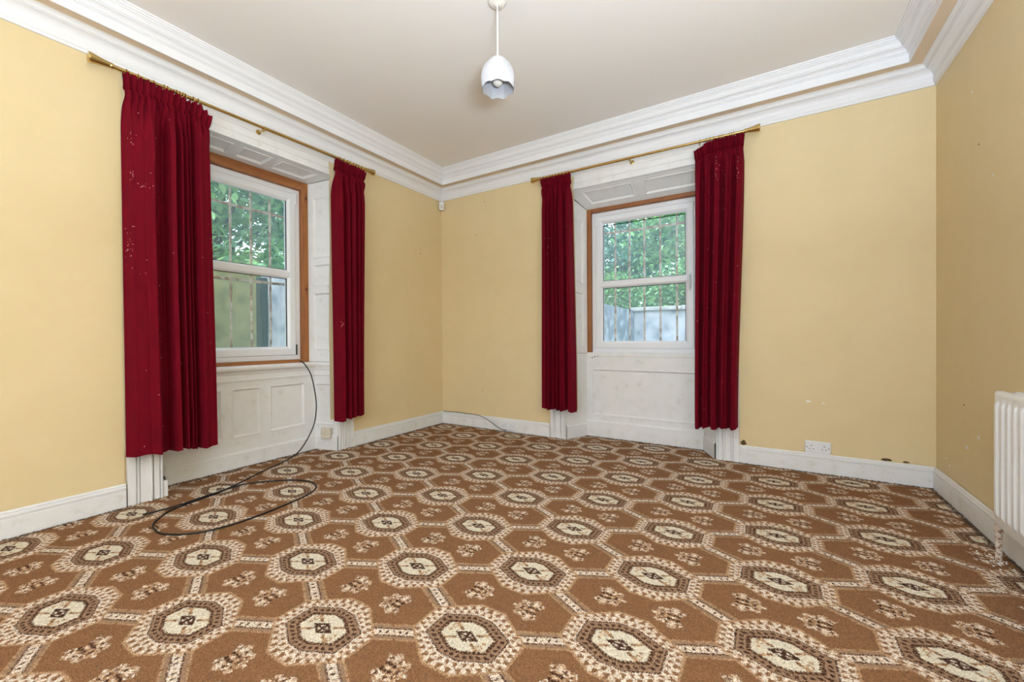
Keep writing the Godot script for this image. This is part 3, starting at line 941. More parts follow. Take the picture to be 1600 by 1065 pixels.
func build_outside() -> void:
	leaf = leaf_mesh()
	var g := MB.new()
	g.box(Vector3(-14, -0.5, -16), Vector3(10, -0.26, 12))
	tag(build(g, "yard_ground", M.ground), "grey paved ground outside the house", "ground", "", "structure")
	# olive boundary wall outside the left window, and a pale stretch of it beyond the dark gap
	var m := MB.new()
	m.box(Vector3(-2.45, -0.26, 0.90), Vector3(-2.2, 1.77, 8.0), 0.01)
	tag(build(m, "boundary_wall", M.olive_render), "olive green rendered wall outside the wider left window", "wall")
	m = MB.new()
	m.box(Vector3(-2.50, -0.26, -6.0), Vector3(-2.25, 1.77, 0.73), 0.01)
	tag(build(m, "boundary_wall", M.pale_render), "pale grey rendered wall behind the bars, right of the dark post", "wall")
	m = MB.new()
	m.box(Vector3(-2.42, -0.26, 0.735), Vector3(-2.26, 1.74, 0.895), 0.01)
	tag(build(m, "gate_post", M.black), "dark timber post between the olive and pale outside walls", "post")
	# yard walls outside the back window
	m = MB.new()
	m.box(Vector3(0.78, -0.26, -4.35), Vector3(1.03, 1.47, -0.52), 0.01)
	tag(build(m, "yard_wall", M.grey_render), "weathered blue grey side wall of the yard, seen through back window", "wall")
	m = MB.new()
	m.box(Vector3(1.03, -0.26, -4.4), Vector3(8.0, 1.44, -4.2), 0.01)
	var yw := thing("yard_wall", Vector3(4.5, -0.26, -4.3), "pale rendered far wall of the yard under a white coping", "wall")
	build(m, "wall_face", M.pale_render, yw)
	var x := 0.97
	var k := 0
	while x < 7.9:
		m = MB.new()
		m.box(Vector3(x, 1.442, -4.46), Vector3(x + 0.893, 1.515 + 0.004 * (k % 2), -4.14), 0.012)
		build(m, "coping_stone", M.coping, yw)
		x += 0.9
		k += 1
	var green := Color(0.34, 0.62, 0.26)
	var teal := Color(0.27, 0.54, 0.42)
	var n := 0
	for q in [
		[Vector3(-4.3, -0.26, -1.9), Vector3(-4.3, 3.1, -1.9), Vector3(1.5, 1.9, 1.5), teal, "leafy tree right of the others behind the left boundary wall"],
		[Vector3(-4.0, -0.26, 0.6), Vector3(-4.0, 3.0, 0.6), Vector3(1.3, 1.8, 1.5), green, "leafy tree filling the upper pane of the left window"],
		[Vector3(-4.4, -0.26, 3.0), Vector3(-4.4, 3.2, 3.0), Vector3(1.5, 1.9, 1.5), green, "leafy tree left of the others behind the olive wall"]]:
		tree("leafy_tree", q[0], q[1], q[2], 9000, 100 + n, q[3], q[4], "trees behind the left boundary wall", 1.15)
		n += 1
	for q in [
		[Vector3(-2.6, -0.26, -8.2), Vector3(-2.6, 3.3, -8.2), Vector3(2.0, 2.1, 1.5), teal, "leafy tree leftmost behind the yard walls"],
		[Vector3(-0.4, -0.26, -7.6), Vector3(-0.4, 3.0, -7.6), Vector3(1.7, 2.0, 1.4), teal, "bluish leafy tree behind the grey yard side wall"],
		[Vector3(1.5, -0.26, -7.0), Vector3(1.5, 3.2, -7.0), Vector3(1.5, 2.0, 1.3), green, "bright leafy tree centred behind the yard coping"],
		[Vector3(3.6, -0.26, -7.8), Vector3(3.6, 3.3, -7.8), Vector3(1.8, 2.1, 1.4), teal, "leafy tree rightmost behind the yard coping"]]:
		tree("leafy_tree", q[0], q[1], q[2], 10000, 100 + n, q[3], q[4], "trees behind the yard walls", 1.1)
		n += 1
	for q in [
		[Vector3(0.0, -0.26, -5.3), Vector3(0.0, 1.75, -5.3), Vector3(0.9, 0.7, 0.5), "green shrub showing over the grey yard side wall"],
		[Vector3(1.7, -0.26, -5.2), Vector3(1.7, 1.7, -5.2), Vector3(0.9, 0.75, 0.5), "green shrub showing over the white coping"],
		[Vector3(3.4, -0.26, -5.2), Vector3(3.4, 1.7, -5.2), Vector3(0.9, 0.75, 0.5), "green shrub over the coping, hidden by the right curtain"]]:
		tree("garden_shrub", q[0], q[1], q[2], 4000, 100 + n, green, q[3], "shrubs behind the yard walls", 0.8)
		n += 1


# ------------------------------------------------------------------ carpet
func build_carpet() -> void:
	var o := thing("carpet", Vector3(W / 2.0, 0, L / 2.0), "brown fitted carpet woven with cream octagonal medallions and small flowers", "carpet")
	var poly := PackedVector2Array()
	for e in [[0.018, 0.018], [1.36, 0.018], [1.36, -0.01], [1.522, -0.01], [1.628, -0.226], [2.70, -0.226], [2.804, -0.01], [2.955, -0.01], [2.955, 0.018], [W - 0.018, 0.018], [W - 0.018, L - 0.018], [0.018, L - 0.018], [0.018, 2.725], [-0.01, 2.725], [-0.012, 2.562], [-0.203, 2.490], [-0.203, 1.408], [-0.01, 1.338], [-0.01, 1.20], [0.018, 1.20]]:
		poly.append(Vector2(e[0], e[1]))
	# wavering edge
	var edge := PackedVector2Array()
	for i in poly.size():
		var a := poly[i]; var b := poly[(i + 1) % poly.size()]
		var k := maxi(1, int((b - a).length() / 0.02))
		var nr := (b - a).normalized().orthogonal()
		for j in k:
			edge.append(a.lerp(b, float(j) / k) + (nr * (h2(i, j) - 0.5) * 0.006 if j > 0 else Vector2.ZERO))
	var m := MB.new()
	var U := func(p: Vector2) -> Vector2: return Vector2((p.x - 0.162) / (2.0 * CX), (p.y - 1.447) / (2.0 * CZ))
	var idx := Geometry2D.triangulate_polygon(edge)
	for i in range(0, idx.size(), 3):
		var a := edge[idx[i]]; var b := edge[idx[i + 1]]; var c := edge[idx[i + 2]]
		m.tri3(Vector3(a.x, 0, a.y), Vector3(b.x, 0, b.y), Vector3(c.x, 0, c.y), Vector3.UP, Vector3.UP, Vector3.UP, U.call(a), U.call(b), U.call(c))
	for i in edge.size():
		var a := edge[i]; var b := edge[(i + 1) % edge.size()]
		var t := (b - a).normalized().orthogonal()
		var nn := Vector3(t.x, 0, t.y)
		m.tri3(Vector3(a.x, 0, a.y), Vector3(b.x, 0, b.y), Vector3(b.x, -0.011, b.y), nn, nn, nn, U.call(a), U.call(b), U.call(b))
		m.tri3(Vector3(a.x, 0, a.y), Vector3(b.x, -0.011, b.y), Vector3(a.x, -0.011, a.y), nn, nn, nn, U.call(a), U.call(b), U.call(a))
	build(m, "woven_pile", M.carpet, o)
	# frayed, dusty tufts along the edges
	var tuft := MB.new()
	for k in 5:
		var a := TAU * k / 5.0
		tuft.tri(Vector3(cos(a) * 0.003, 0, sin(a) * 0.003), Vector3(cos(a + 1.2) * 0.003, 0, sin(a + 1.2) * 0.003), Vector3(cos(a + 0.6) * 0.006, 0.008, sin(a + 0.6) * 0.006), Vector3(cos(a + 0.6), 0.3, sin(a + 0.6)))
	var rng := RandomNumberGenerator.new()
	rng.seed = 17
	var at := []
	for i in poly.size():
		var a := poly[i]; var b := poly[(i + 1) % poly.size()]
		var nr := (b - a).normalized().orthogonal()
		if Geometry2D.is_point_in_polygon((a + b) / 2.0 + nr * 0.01, poly) == false: nr = -nr
		for j in int((b - a).length() * 620.0):
			var p := a.lerp(b, rng.randf()) + nr * absf(rng.randfn()) * 0.014
			at.append(Vector3(p.x, -0.002, p.y))
	var mm := MultiMesh.new()
	mm.transform_format = MultiMesh.TRANSFORM_3D
	mm.mesh = tuft.mesh(Vector3.ZERO)
	mm.instance_count = at.size()
	for i in at.size():
		mm.set_instance_transform(i, Transform3D(Basis.from_euler(Vector3(rng.randfn() * 0.4, rng.randf() * TAU, rng.randfn() * 0.4)).scaled(Vector3.ONE * rng.randf_range(0.5, 1.25)), at[i] - Vector3(W / 2.0, 0, L / 2.0)))
	var mi := MultiMeshInstance3D.new()
	mi.name = "frayed_edge"
	mi.multimesh = mm
	mi.material_override = M.fluff
	mi.set_meta("kind", "stuff")
	o.add_child(mi, true)


# ------------------------------------------------------------------ curtains and rods
func smooth(a: float, b: float, x: float) -> float:
	var t := clampf((x - a) / (b - a), 0.0, 1.0)
	return t * t * (3.0 - 2.0 * t)


func fold_at(f: Array, u: float) -> float:
	for i in f.size() - 1:
		if u <= f[i + 1][0]:
			var t: float = (u - f[i][0]) / maxf(f[i + 1][0] - f[i][0], 1e-4)
			return lerpf(f[i][1], f[i + 1][1], 0.5 - 0.5 * cos(PI * clampf(t, 0.0, 1.0)))
	return f[-1][1]


var lint_mesh: ArrayMesh

func curtain(w: String, label: String, q: Dictionary) -> void:
	var sc: float = (q.top[0] + q.top[1]) / 2.0
	var o := thing("curtain", fp(w, sc, q.bot_y, -0.09), label, "curtain", "red velvet curtains")
	var rows := 84; var cols := 240
	var folds: Array = q.folds
	var ph: float = q.get("phase", 0.0)
	var P := func(u: float, v: float, back: float) -> Vector3:
		var dr: float = 0.0
		for e in q.droop: dr += e[1] * exp(-pow((u - e[0]) / e[2], 2.0))
		var frill := 0.004 * sin(u * q.pleats * TAU) + 0.003 * sin(u * q.pleats * 1.7 * TAU + 1.0)
		var ytop: float = q.top_y - dr + frill
		var ybot: float = lerpf(q.bot_y, q.get("bot_y2", q.bot_y), u) + 0.006 * sin(u * 17.0 + ph) 
		var y := lerpf(ytop, ybot, v)
		var h := ytop - y
		var k := smooth(0.07, 0.30, h)
		var s := lerpf(lerpf(q.top[0], q.bot[0], smooth(0.0, 1.0, v)), lerpf(q.top[1], q.bot[1], smooth(0.0, 1.0, v)), u)
		var mid: float = (q.top[0] + q.top[1]) / 2.0
		s = mid + (s - mid) * (1.0 - 0.035 * exp(-pow((h - 0.11) / 0.05, 2.0)) + 0.02 * exp(-pow(h / 0.04, 2.0)))
		var wob := 0.012 * sin(v * 5.0 + ph + u * 3.0) * k * u * (1.0 - u) * 3.0
		var uu := clampf(u + wob, 0.0, 1.0)
		var deep: float = fold_at(folds, uu)
		var pleat := sin(u * q.pleats * TAU + ph) * (1.0 - k)
		var d: float = 0.098 + deep * lerpf(0.22, 1.6 + 0.10 * v, k) + pleat * 0.009
		d -= 0.016 * exp(-pow((h - 0.078) / 0.011, 2.0))
		d += 0.014 * exp(-pow((h - 0.125) / 0.035, 2.0)) * absf(sin(u * q.pleats * PI * 0.5 + ph))
		d += 0.014 * smooth(0.075, 0.0, h)
		return fp(w, s, y, -(d + back))
	for layer in [0, 1]:
		var pts := []; var uvs := []
		for i in rows + 1:
			var v := 0.10 * i / 34.0 if i < 34 else 0.10 + 0.90 * (i - 34.0) / (rows - 34.0)
			var r := PackedVector3Array(); var ur := PackedVector2Array()
			for j in cols + 1:
				var u := float(j) / cols
				var p: Vector3 = P.call(u, v * (0.992 if layer else 1.0), 0.0)
				if layer:      # the lining hangs flat behind the folds
					var dd := 0.024 + 0.002 * sin(u * 24.0 + v * 2.0)
					var lx := lerpf(q.lining[0] + 0.006, q.lining[1] * smooth(0.25, 0.7, v) - 0.006, u)
					p = p - inward(w) * (p - fp(w, 0, 0, 0)).dot(inward(w)) + inward(w) * dd + along(w) * lx
					p.y -= 0.004
				r.append(p)
				ur.append(Vector2(u * 0.46 + q.uv, v * 0.98 + q.uv * 0.7))
			pts.append(r); uvs.append(ur)
		var mb := MB.new()
		mb.grid(pts, inward(w), uvs)
		build(mb, "lining" if layer else "velvet_cloth", M.lining if layer else M.velvet, o)
	# bits of lint and paint caught on the pile
	var rng := RandomNumberGenerator.new()
	rng.seed = int(q.uv * 1000.0) + 3
	var bits := []
	for e in q.lint:      # clusters: u, v, number, spread along and down
		for k in e[2]:
			bits.append(Vector2(e[0] + rng.randfn() * e[3], e[1] + rng.randfn() * e[4]))
	for k in q.specks: bits.append(Vector2(rng.randf_range(0.02, 0.98), rng.randf_range(0.08, 0.98)))
	var fluff := MultiMesh.new()
	fluff.transform_format = MultiMesh.TRANSFORM_3D
	fluff.mesh = lint_mesh
	fluff.instance_count = bits.size()
	for k in bits.size():
		var bu := clampf(bits[k].x, 0.01, 0.99); var bv := clampf(bits[k].y, 0.06, 0.99)
		var p0: Vector3 = P.call(bu, bv, 0.0)
		var tu: Vector3 = (P.call(bu + 0.002, bv, 0.0) - p0).normalized()
		var nn := tu.cross(Vector3.UP).normalized()
		if nn.dot(inward(w)) < 0.0: nn = -nn
		var bas := Basis(tu, nn.cross(tu), nn).rotated(nn, rng.randf() * TAU).scaled(Vector3.ONE * rng.randf_range(0.35, 1.0))
		fluff.set_instance_transform(k, Transform3D(bas, p0 + nn * 0.0008 - base_of[o]))
	var fm := MultiMeshInstance3D.new()
	fm.name = "lint"
	fm.multimesh = fluff
	fm.material_override = M.lint
	fm.set_meta("kind", "stuff")
	o.add_child(fm, true)
	# its rings on the rod
	var ry: Vector2 = q.rod
	for s in q.rings:
		var y: float = lerpf(ry.x, ry.y, (s - q.rod_s.x) / (q.rod_s.y - q.rod_s.x))
		var loop := []
		for j in 14:
			var a := TAU * j / 14.0
			loop.append(fp(w, s + 0.002 * sin(a * 1.0), y - 0.006 + 0.019 * sin(a), -0.09 + 0.019 * cos(a)))
		var mb := MB.new()
		mb.tube(loop, 0.0028, 6, true)
		var ylow: float = y - 0.025
		mb.tube([fp(w, s, ylow, -0.09), fp(w, s, ylow - 0.014, -0.09)], 0.002, 5)
		build(mb, "ring", M.brass, q.on)


func rod(w: String, s0: float, s1: float, y0: float, y1: float, brackets: Array, label: String) -> Node3D:
	var o := thing("curtain_rod", fp(w, (s0 + s1) / 2.0, (y0 + y1) / 2.0, -0.09), label, "curtain rod", "brass curtain rods")
	var a := fp(w, s0, y0, -0.09); var b := fp(w, s1, y1, -0.09)
	var m := MB.new()
	m.lathe(a, b - a, [Vector2(0.0, 0.0), Vector2(0.0122, 0.0), Vector2(0.0122, (b - a).length() * 0.52), Vector2(0.0108, (b - a).length() * 0.52), Vector2(0.0108, (b - a).length())], 16)
	build(m, "pole", M.brass, o)
	for e in [[a, (a - b).normalized()], [b, (b - a).normalized()]]:
		m = MB.new()
		m.lathe(e[0] - e[1] * 0.02, e[1], [Vector2(0.0, 0.0), Vector2(0.015, 0.0), Vector2(0.016, 0.010), Vector2(0.015, 0.014), Vector2(0.019, 0.045), Vector2(0.0265, 0.088), Vector2(0.0275, 0.095), Vector2(0.026, 0.099), Vector2(0.0, 0.100)], 20)
		build(m, "finial", M.brass, o)
	for s in brackets:
		var y := lerpf(y0, y1, (s - s0) / (s1 - s0))
		m = MB.new()
		m.lathe(fp(w, s, y - 0.012, -0.018), inward(w), [Vector2(0.0, 0.0), Vector2(0.018, 0.0), Vector2(0.018, 0.004), Vector2(0.007, 0.007), Vector2(0.006, 0.058), Vector2(0.0, 0.06)], 12)
		fbox(m, w, s - 0.007, s + 0.007, y - 0.026, y - 0.010, -0.102, -0.07, 0.002)
		build(m, "bracket", M.brass, o)
	return o


func build_curtains() -> void:
	var lm := MB.new()
	lm.box(Vector3(-0.004, -0.0011, 0.0), Vector3(0.004, 0.0011, 0.0016), 0.0005)
	lint_mesh = lm.mesh(Vector3.ZERO)
	var on_left := rod("left", 1.10, 2.800, 2.468, 2.452, [1.25, 1.987, 2.66], "brass curtain rod with flared ends above the wider left window")
	var on_back := rod("back", 1.30, 3.02, 2.464, 2.460, [1.42, 2.16, 2.90], "brass curtain rod with flared ends above the narrower back window")
	var RL := {"on": on_left, "rod": Vector2(2.468, 2.452), "rod_s": Vector2(1.10, 2.80)}
	var RB := {"on": on_back, "rod": Vector2(2.464, 2.460), "rod_s": Vector2(1.30, 3.02)}
	curtain("left", "large dark red velvet curtain spotted with lint, left of the wider window", RL.merged({
		"top": [2.318, 2.745], "bot": [2.288, 2.738], "top_y": 2.438, "bot_y": 0.272, "bot_y2": 0.300, "pleats": 15.0, "phase": 0.4, "uv": 0.03, "specks": 36, "lint": [[0.93, 0.26, 11, 0.018, 0.008], [0.80, 0.285, 12, 0.05, 0.004], [0.96, 0.44, 26, 0.015, 0.035], [0.30, 0.335, 9, 0.012, 0.012], [0.93, 0.16, 6, 0.01, 0.02], [0.68, 0.72, 6, 0.01, 0.03]], "lining": [0.0, 0.004],
		"droop": [[0.0, 0.055, 0.13], [0.30, 0.012, 0.08]],
		"folds": [[0.0, -0.024], [0.05, 0.016], [0.11, 0.020], [0.20, 0.030], [0.245, -0.034], [0.262, -0.036], [0.285, 0.012], [0.305, -0.022], [0.33, 0.018], [0.355, -0.022], [0.39, 0.022], [0.43, -0.022], [0.455, -0.026], [0.475, 0.026], [0.525, 0.024], [0.555, -0.034], [0.62, -0.020], [0.72, 0.034], [0.80, 0.016], [0.92, 0.010], [1.0, -0.024]],
		"rings": [2.385, 2.41, 2.452, 2.466, 2.48, 2.495, 2.54, 2.556, 2.605, 2.675, 2.725]}))
	curtain("left", "narrow dark red velvet curtain with cream lining edge, nearest the corner on the left wall", RL.merged({
		"top": [1.125, 1.435], "bot": [1.155, 1.418], "top_y": 2.442, "bot_y": 0.292, "bot_y2": 0.268, "pleats": 12.0, "phase": 1.9, "uv": 0.37, "specks": 10, "lint": [[0.90, 0.63, 12, 0.03, 0.015], [0.2, 0.64, 4, 0.02, 0.02]], "lining": [0.0, 0.024],
		"droop": [[0.0, 0.012, 0.10]],
		"folds": [[0.0, -0.024], [0.06, 0.014], [0.14, 0.012], [0.19, -0.028], [0.26, 0.026], [0.31, -0.026], [0.40, 0.024], [0.47, 0.012], [0.53, -0.030], [0.62, 0.030], [0.69, -0.026], [0.76, -0.020], [0.82, 0.028], [0.92, 0.022], [1.0, -0.028]],
		"rings": [1.15, 1.19, 1.215, 1.24, 1.275, 1.30, 1.335, 1.375]}))
	curtain("back", "narrow dark red velvet curtain left of the narrower back window", RB.merged({
		"top": [1.325, 1.632], "bot": [1.312, 1.660], "top_y": 2.446, "bot_y": 0.288, "bot_y2": 0.284, "pleats": 13.0, "phase": 0.9, "uv": 0.61, "specks": 12, "lint": [[0.28, 0.32, 4, 0.01, 0.03]], "lining": [-0.003, 0.0],
		"droop": [],
		"folds": [[0.0, -0.026], [0.05, 0.010], [0.13, 0.004], [0.21, -0.030], [0.26, 0.028], [0.33, -0.024], [0.39, 0.024], [0.45, -0.022], [0.51, 0.022], [0.58, -0.026], [0.64, 0.030], [0.70, 0.010], [0.76, -0.036], [0.80, -0.030], [0.85, 0.022], [0.94, 0.026], [1.0, -0.024]],
		"rings": [1.345, 1.375, 1.41, 1.44, 1.47, 1.505, 1.54, 1.575, 1.60]}))
	curtain("back", "broader dark red velvet curtain right of the narrower back window", RB.merged({
		"top": [2.662, 3.000], "bot": [2.652, 2.952], "top_y": 2.440, "bot_y": 0.246, "bot_y2": 0.272, "pleats": 14.0, "phase": 2.6, "uv": 0.19, "specks": 44, "lint": [[0.46, 0.10, 14, 0.02, 0.03], [0.88, 0.12, 18, 0.02, 0.04], [0.65, 0.15, 4, 0.01, 0.01]], "lining": [-0.003, 0.003],
		"droop": [[0.0, 0.050, 0.20]],
		"folds": [[0.0, -0.026], [0.05, 0.020], [0.11, 0.018], [0.14, -0.038], [0.18, -0.036], [0.23, 0.022], [0.31, 0.006], [0.36, -0.026], [0.43, 0.026], [0.51, 0.018], [0.56, -0.028], [0.66, 0.032], [0.74, 0.012], [0.79, -0.024], [0.87, 0.026], [0.95, 0.020], [1.0, -0.026]],
		"rings": [2.70, 2.745, 2.77, 2.795, 2.83, 2.845, 2.86, 2.90, 2.915, 2.93]}))


# ------------------------------------------------------------------ radiator
func build_radiator() -> void:
	var z0 := 1.0; var z1 := 2.45
	var o := thing("radiator", Vector3(W - 0.07, 0.0, (z0 + z1) / 2.0), "white fluted double panel radiator on the right wall", "radiator")
	for e in [[3.945, "front_panel", z0], [3.992, "rear_panel", z0 + 0.015]]:
		var m := MB.new()
		var ys := [0.148, 0.156, 0.166, 0.182, 0.192, 0.204, 0.22, 0.40, 0.60, 0.645, 0.660, 0.672, 0.682, 0.695, 0.706, 0.713, 0.716]
		var pts := []
		for y in ys:
			var row := PackedVector3Array()
			var z: float = e[2]
			while z <= z1 + 0.0001:
				var t := fposmod((z - e[2] - 0.018) / 0.049, 1.0)
				var rib := smooth(0.10, 0.24, t) * smooth(0.76, 0.62, t)
				if z < e[2] + 0.018 or z > z1 - 0.02: rib = 0.0
				var endy := smooth(0.184, 0.206, y) * smooth(0.684, 0.660, y)
				var round := 0.006 * (1.0 - smooth(0.148, 0.160, y)) + 0.006 * smooth(0.704, 0.716, y)
				var rz := 0.006 * (1.0 - smooth(0.0, 0.012, z - e[2]))
				row.append(Vector3(e[0] + 0.009 - 0.009 * rib * endy + round + rz, y, z))
				z += 0.0035
			pts.append(row)
		m.grid(pts, Vector3.LEFT)
		var back := 0.016
		var A: Array = []; var B: Array = []
		for q in [[0.148, e[2]], [0.716, e[2]], [0.716, z1], [0.148, z1]]:
			A.append(Vector3(e[0] + 0.0205, q[0], q[1])); B.append(Vector3(e[0] + 0.0205 + back, q[0], q[1]))
		var F := []
		for q in [[0.148, e[2]], [0.716, e[2]], [0.716, z1], [0.148, z1]]:
			F.append(Vector3(e[0] + 0.014, q[0], q[1]))
		m.rings([F, B], true)
		m.quad(B[0], B[1], B[2], B[3], Vector3.RIGHT)
		build(m, e[1], M.radiator, o)
	for z in [1.25, 2.2]:
		var br := MB.new()
		br.box(Vector3(W - 0.006, 0.25, z - 0.02), Vector3(W - 0.0005, 0.65, z + 0.02), 0.002)
		build(br, "wall_bracket", M.radiator, o)
	var pm := MB.new()
	pm.tube([Vector3(3.966, 0.0, 1.012), Vector3(3.966, 0.10, 1.012), Vector3(3.967, 0.19, 1.014)], 0.0105, 12)
	build(pm, "pipe", M.pipe, o)
	pm = MB.new()
	pm.lathe(Vector3(3.966, 0.118, 1.012), Vector3.UP, [Vector2(0.011, 0.0), Vector2(0.0145, 0.003), Vector2(0.0145, 0.028), Vector2(0.011, 0.032)], 8)
	build(pm, "valve_nut", M.pipe, o)
	# crumbs of plaster on the carpet under it
	var rng := RandomNumberGenerator.new()
	rng.seed = 71
	var cr := MB.new()
	for k in 46:
		var p := Vector3(3.955 + rng.randfn() * 0.025, 0.0, 1.02 + rng.randfn() * 0.045)
		if p.x > W - 0.03: p.x = W - 0.03
		var s := rng.randf_range(0.001, 0.0035)
		cr.box(p - Vector3(s, 0.0, s * 0.8), p + Vector3(s, s * 1.4, s * 0.9), s * 0.4)
	tag(build(cr, "plaster_crumbs", M.chip), "white plaster crumbs on the carpet under the radiator pipe", "debris", "", "stuff")


# ------------------------------------------------------------------ pendant lamp
func build_lamp() -> void:
	var at := Vector3(1.912, 2.459, 1.720)
	var o := thing("pendant_lamp", at, "white petal-shaped pendant lamp shade hanging on a thin cord", "lamp")
	var m := MB.new()
	m.tube([at + Vector3(0, -0.01, 0), Vector3(at.x, CEIL - 0.01, at.z)], 0.0042, 8)
	build(m, "cord", M.cord, o)
	m = MB.new()
	m.lathe(Vector3(at.x, CEIL + 0.001, at.z), Vector3.DOWN, [Vector2(0.05, 0.0), Vector2(0.05, 0.012), Vector2(0.04, 0.024), Vector2(0.012, 0.032), Vector2(0.0, 0.034)], 24)
	build(m, "ceiling_rose", M.cord, o)
	m = MB.new()
	m.lathe(at, Vector3.DOWN, [Vector2(0.0, -0.002), Vector2(0.012, 0.0), Vector2(0.016, 0.012), Vector2(0.019, 0.03), Vector2(0.019, 0.065), Vector2(0.0, 0.066)], 16)
	build(m, "lamp_holder", M.cord, o)
	m = MB.new()
	m.lathe(at + Vector3(0, -0.062, 0), Vector3.DOWN, [Vector2(0.012, 0.0), Vector2(0.014, 0.02), Vector2(0.026, 0.045), Vector2(0.030, 0.062), Vector2(0.026, 0.082), Vector2(0.013, 0.094), Vector2(0.0, 0.096)], 18)
	build(m, "bulb", M.bulb, o)
	# shade of eight bellied leaves with a scalloped rim
	var NP := 8
	var prof := [Vector2(0.011, 0.0), Vector2(0.028, 0.012), Vector2(0.048, 0.028), Vector2(0.066, 0.047), Vector2(0.080, 0.070), Vector2(0.089, 0.094), Vector2(0.093, 0.118), Vector2(0.093, 0.140), Vector2(0.091, 0.162), Vector2(0.088, 0.182)]
	for k in NP:
		m = MB.new()
		for layer in [0.0, 0.0022]:
			var pts := []
			for i in prof.size():
				var row := PackedVector3Array()
				for j in 9:
					var t := j / 8.0
					var a := TAU * (k + t) / NP + 0.595
					var cup := sin(t * PI)
					var frac := float(i) / (prof.size() - 1)
					var r: float = (prof[i].x - layer) * (1.0 - 0.035 * cup * smooth(0.0, 0.5, frac))
					var y: float = prof[i].y - 0.010 * cup * smooth(0.75, 1.0, frac)
					row.append(at + Vector3(cos(a) * r, -y, sin(a) * r))
				pts.append(row)
			var ma := TAU * (k + 0.5) / NP + 0.595
			m.grid(pts, Vector3(cos(ma), 0, sin(ma)) * (1.0 if layer == 0.0 else -1.0))
		build(m, "shade_leaf", M.shade, o)


func build_added_uplighter() -> void:  # unseen lamp, added to brighten the ceiling
	var at := Vector3(3.6, 0.0, 3.8)
	var o := thing("added_uplighter", at, "added white floor uplighter with a wide bowl beside the camera, unseen, to brighten the ceiling", "lamp")
	var m := MB.new()
	m.lathe(at, Vector3.UP, [Vector2(0.0, 0.0), Vector2(0.18, 0.0), Vector2(0.18, 0.015), Vector2(0.03, 0.03), Vector2(0.0, 0.032)], 28)
	build(m, "base", M.radiator, o)
	m = MB.new()
	m.lathe(at + Vector3(0, 0.03, 0), Vector3.UP, [Vector2(0.016, 0.0), Vector2(0.016, 0.80)], 16)
	build(m, "pole", M.radiator, o)
	m = MB.new()
	m.lathe(at + Vector3(0, 0.82, 0), Vector3.UP, [Vector2(0.0, 0.0), Vector2(0.22, 0.02), Vector2(0.32, 0.09), Vector2(0.37, 0.215), Vector2(0.364, 0.215), Vector2(0.312, 0.098), Vector2(0.22, 0.03), Vector2(0.0, 0.012)], 36)
	build(m, "bowl", M.radiator, o)
	m = MB.new()
	m.lathe(at + Vector3(0, 0.915, 0), Vector3.UP, [Vector2(0.0, 0.0), Vector2(0.29, 0.0), Vector2(0.29, 0.02), Vector2(0.0, 0.022)], 32)
	build(m, "added_glow_disc", M.glow, o)  # emissive disc of the added lamp


# ------------------------------------------------------------------ small things
func socket(called: String, label: String, group: String, wd: float, ht: float, dp: float, gangs: int, mm: Material) -> Node3D:
	# faces +z, origin at the middle of its back
	var o := thing(called, Vector3.ZERO, label, "socket", group)
	var m := MB.new()
	m.box(Vector3(-wd / 2, -ht / 2, 0.0), Vector3(wd / 2, ht / 2, dp), 0.004)
	build(m, "plate", mm, o)
	for g in gangs:
		var x := 0.0 if gangs == 1 else (-0.036 if g == 0 else 0.036)
		for e in [[0.0, 0.013, 0.0022, 0.0042], [-0.011, -0.010, 0.0035, 0.0021], [0.011, -0.010, 0.0035, 0.0021]]:
			m = MB.new()
			m.box(Vector3(x + e[0] - e[2], e[1] - e[3], dp - 0.004), Vector3(x + e[0] + e[2], e[1] + e[3], dp + 0.0004))
			build(m, "pin_slot", M.dark, o)
	for s in [-1.0, 1.0]:
		m = MB.new()
		m.lathe(Vector3(s * minf(wd / 2 - 0.012, 0.0605), 0, dp - 0.001), Vector3.BACK, [Vector2(0.0038, 0.0), Vector2(0.0034, 0.0014), Vector2(0.0, 0.0015)], 10)
		build(m, "screw", M.hinge, o)
	return o


func spline(pts: Array, per := 8) -> Array:
	var out := []
	for i in pts.size() - 1:
		var a: Vector3 = pts[maxi(i - 1, 0)]; var b: Vector3 = pts[i]; var c: Vector3 = pts[i + 1]; var d: Vector3 = pts[mini(i + 2, pts.size() - 1)]
		for k in per:
			out.append(b.cubic_interpolate(c, a, d, float(k) / per))
	out.append(pts[-1])
	return out


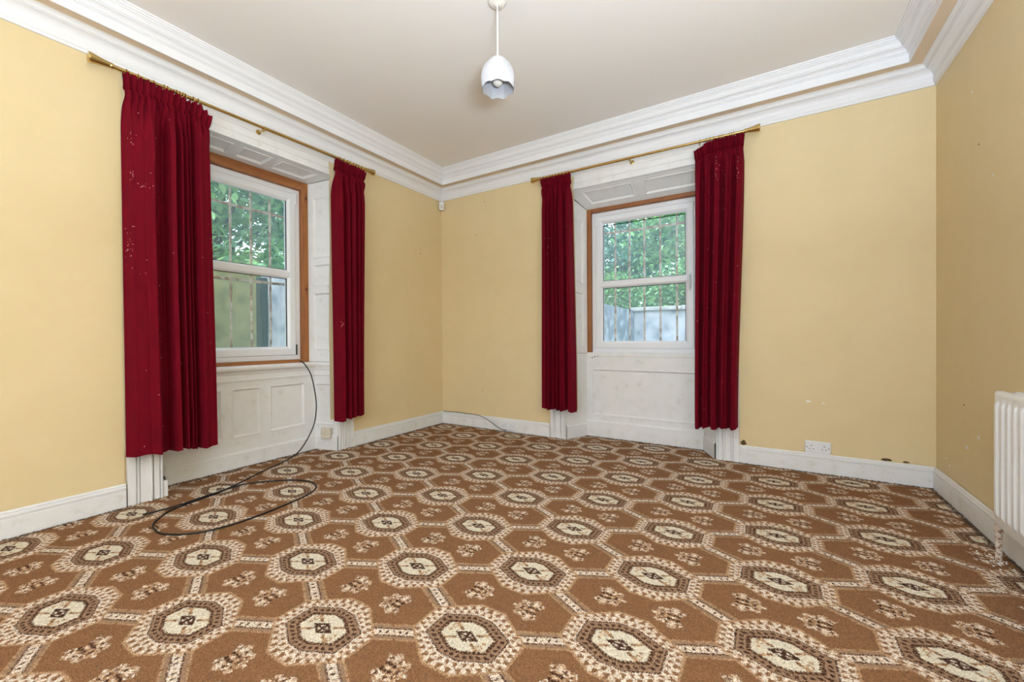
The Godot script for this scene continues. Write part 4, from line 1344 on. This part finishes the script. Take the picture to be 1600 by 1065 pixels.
func build_small() -> void:
	var s := socket("double_socket", "white double wall socket just above the skirting near the radiator", "double wall sockets", 0.146, 0.086, 0.014, 2, M.socket)
	s.transform = Transform3D(Basis(Vector3.BACK, -0.012), Vector3(3.437, 0.176, 0.0))
	var t: Node3D = s.duplicate()
	t.name = numbered("double_socket")
	add_child(t, true)
	t.set_meta("label", "white double wall socket fixed on the skirting near the corner")
	t.transform = Transform3D(Basis(), Vector3(0.898, 0.064, 0.020))
	var dirn := (fp("left", 1.344, 0, 0.0) - fp("left", 1.433, 0, 0.27)).normalized()   # along the splay
	var nr := Vector3(dirn.z, 0, -dirn.x)
	if nr.z < 0.0: nr = -nr
	var u := socket("single_socket", "old cream surface socket on the panelling beside the black cable", "", 0.086, 0.088, 0.034, 1, M.old_socket)
	u.transform = Transform3D(Basis(Vector3.UP.cross(nr), Vector3.UP, nr), fp("left", lerpf(1.344, 1.433, 0.33), 0.150, 0.27 * 0.33) + nr * 0.0143)
	# motion sensor in the corner
	var o := thing("motion_sensor", Vector3.ZERO, "small white motion sensor in the corner under the cornice", "sensor")
	var m := MB.new()
	m.box(Vector3(-0.027, -0.046, -0.018), Vector3(0.027, 0.046, 0.018), 0.007)
	build(m, "case", M.socket, o)
	m = MB.new()
	m.lathe(Vector3(0, -0.034, 0.010), Vector3.UP, [Vector2(0.0, 0.0), Vector2(0.015, 0.002), Vector2(0.017, 0.02), Vector2(0.015, 0.042), Vector2(0.0, 0.045)], 14)
	build(m, "lens", M.old_socket, o)
	o.transform = Transform3D(Basis(Vector3.UP, PI / 4.0), Vector3(0.040, 2.438, 0.040))
	# black aerial cable: out of the window corner, down, and in a loop over the carpet
	var pts := []
	for e in [[-0.262, 0.762, 1.50], [-0.235, 0.768, 1.522], [-0.205, 0.772, 1.552], [-0.165, 0.752, 1.545], [-0.115, 0.672, 1.522], [-0.085, 0.55, 1.508], [-0.065, 0.40, 1.503], [-0.062, 0.25, 1.527], [-0.055, 0.12, 1.605], [-0.075, 0.035, 1.675], [-0.050, 0.006, 1.80], [0.035, 0.0052, 1.985], [0.172, 0.0052, 2.226], [0.240, 0.0052, 2.386], [0.281, 0.0052, 2.555], [0.318, 0.0052, 2.640], [0.425, 0.0052, 2.730], [0.513, 0.0052, 2.757], [0.616, 0.0052, 2.754], [0.713, 0.0052, 2.697], [0.777, 0.0052, 2.60], [0.80, 0.0052, 2.43], [0.772, 0.0052, 2.205], [0.735, 0.0052, 2.066], [0.660, 0.0052, 1.976], [0.546, 0.0052, 1.945], [0.432, 0.0052, 1.972], [0.305, 0.005, 2.069], [0.228, 0.011, 2.206], [0.244, 0.011, 2.398], [0.272, 0.011, 2.580], [0.243, 0.006, 2.722]]:
		pts.append(Vector3(e[0], e[1], e[2]))
	m = MB.new()
	m.tube(spline(pts, 8), 0.0046, 8)
	tag(build(m, "aerial_cable", M.black), "thin black cable from the window sill, looped on the carpet", "cable")
	pts = []
	for e in [[0.03, 0.139, 0.022], [0.12, 0.139, 0.018], [0.218, 0.141, 0.020], [0.36, 0.139, 0.020], [0.50, 0.137, 0.021], [0.575, 0.124, 0.026], [0.635, 0.104, 0.027], [0.71, 0.066, 0.027], [0.775, 0.034, 0.028], [0.81, 0.022, 0.030], [0.85, 0.016, 0.030], [0.875, 0.019, 0.028]]:
		pts.append(Vector3(e[0], e[1], e[2]))
	m = MB.new()
	m.tube(spline(pts, 6), 0.003, 8)
	tag(build(m, "flex_cable", M.black), "thin black cable along the skirting into the corner socket", "cable")
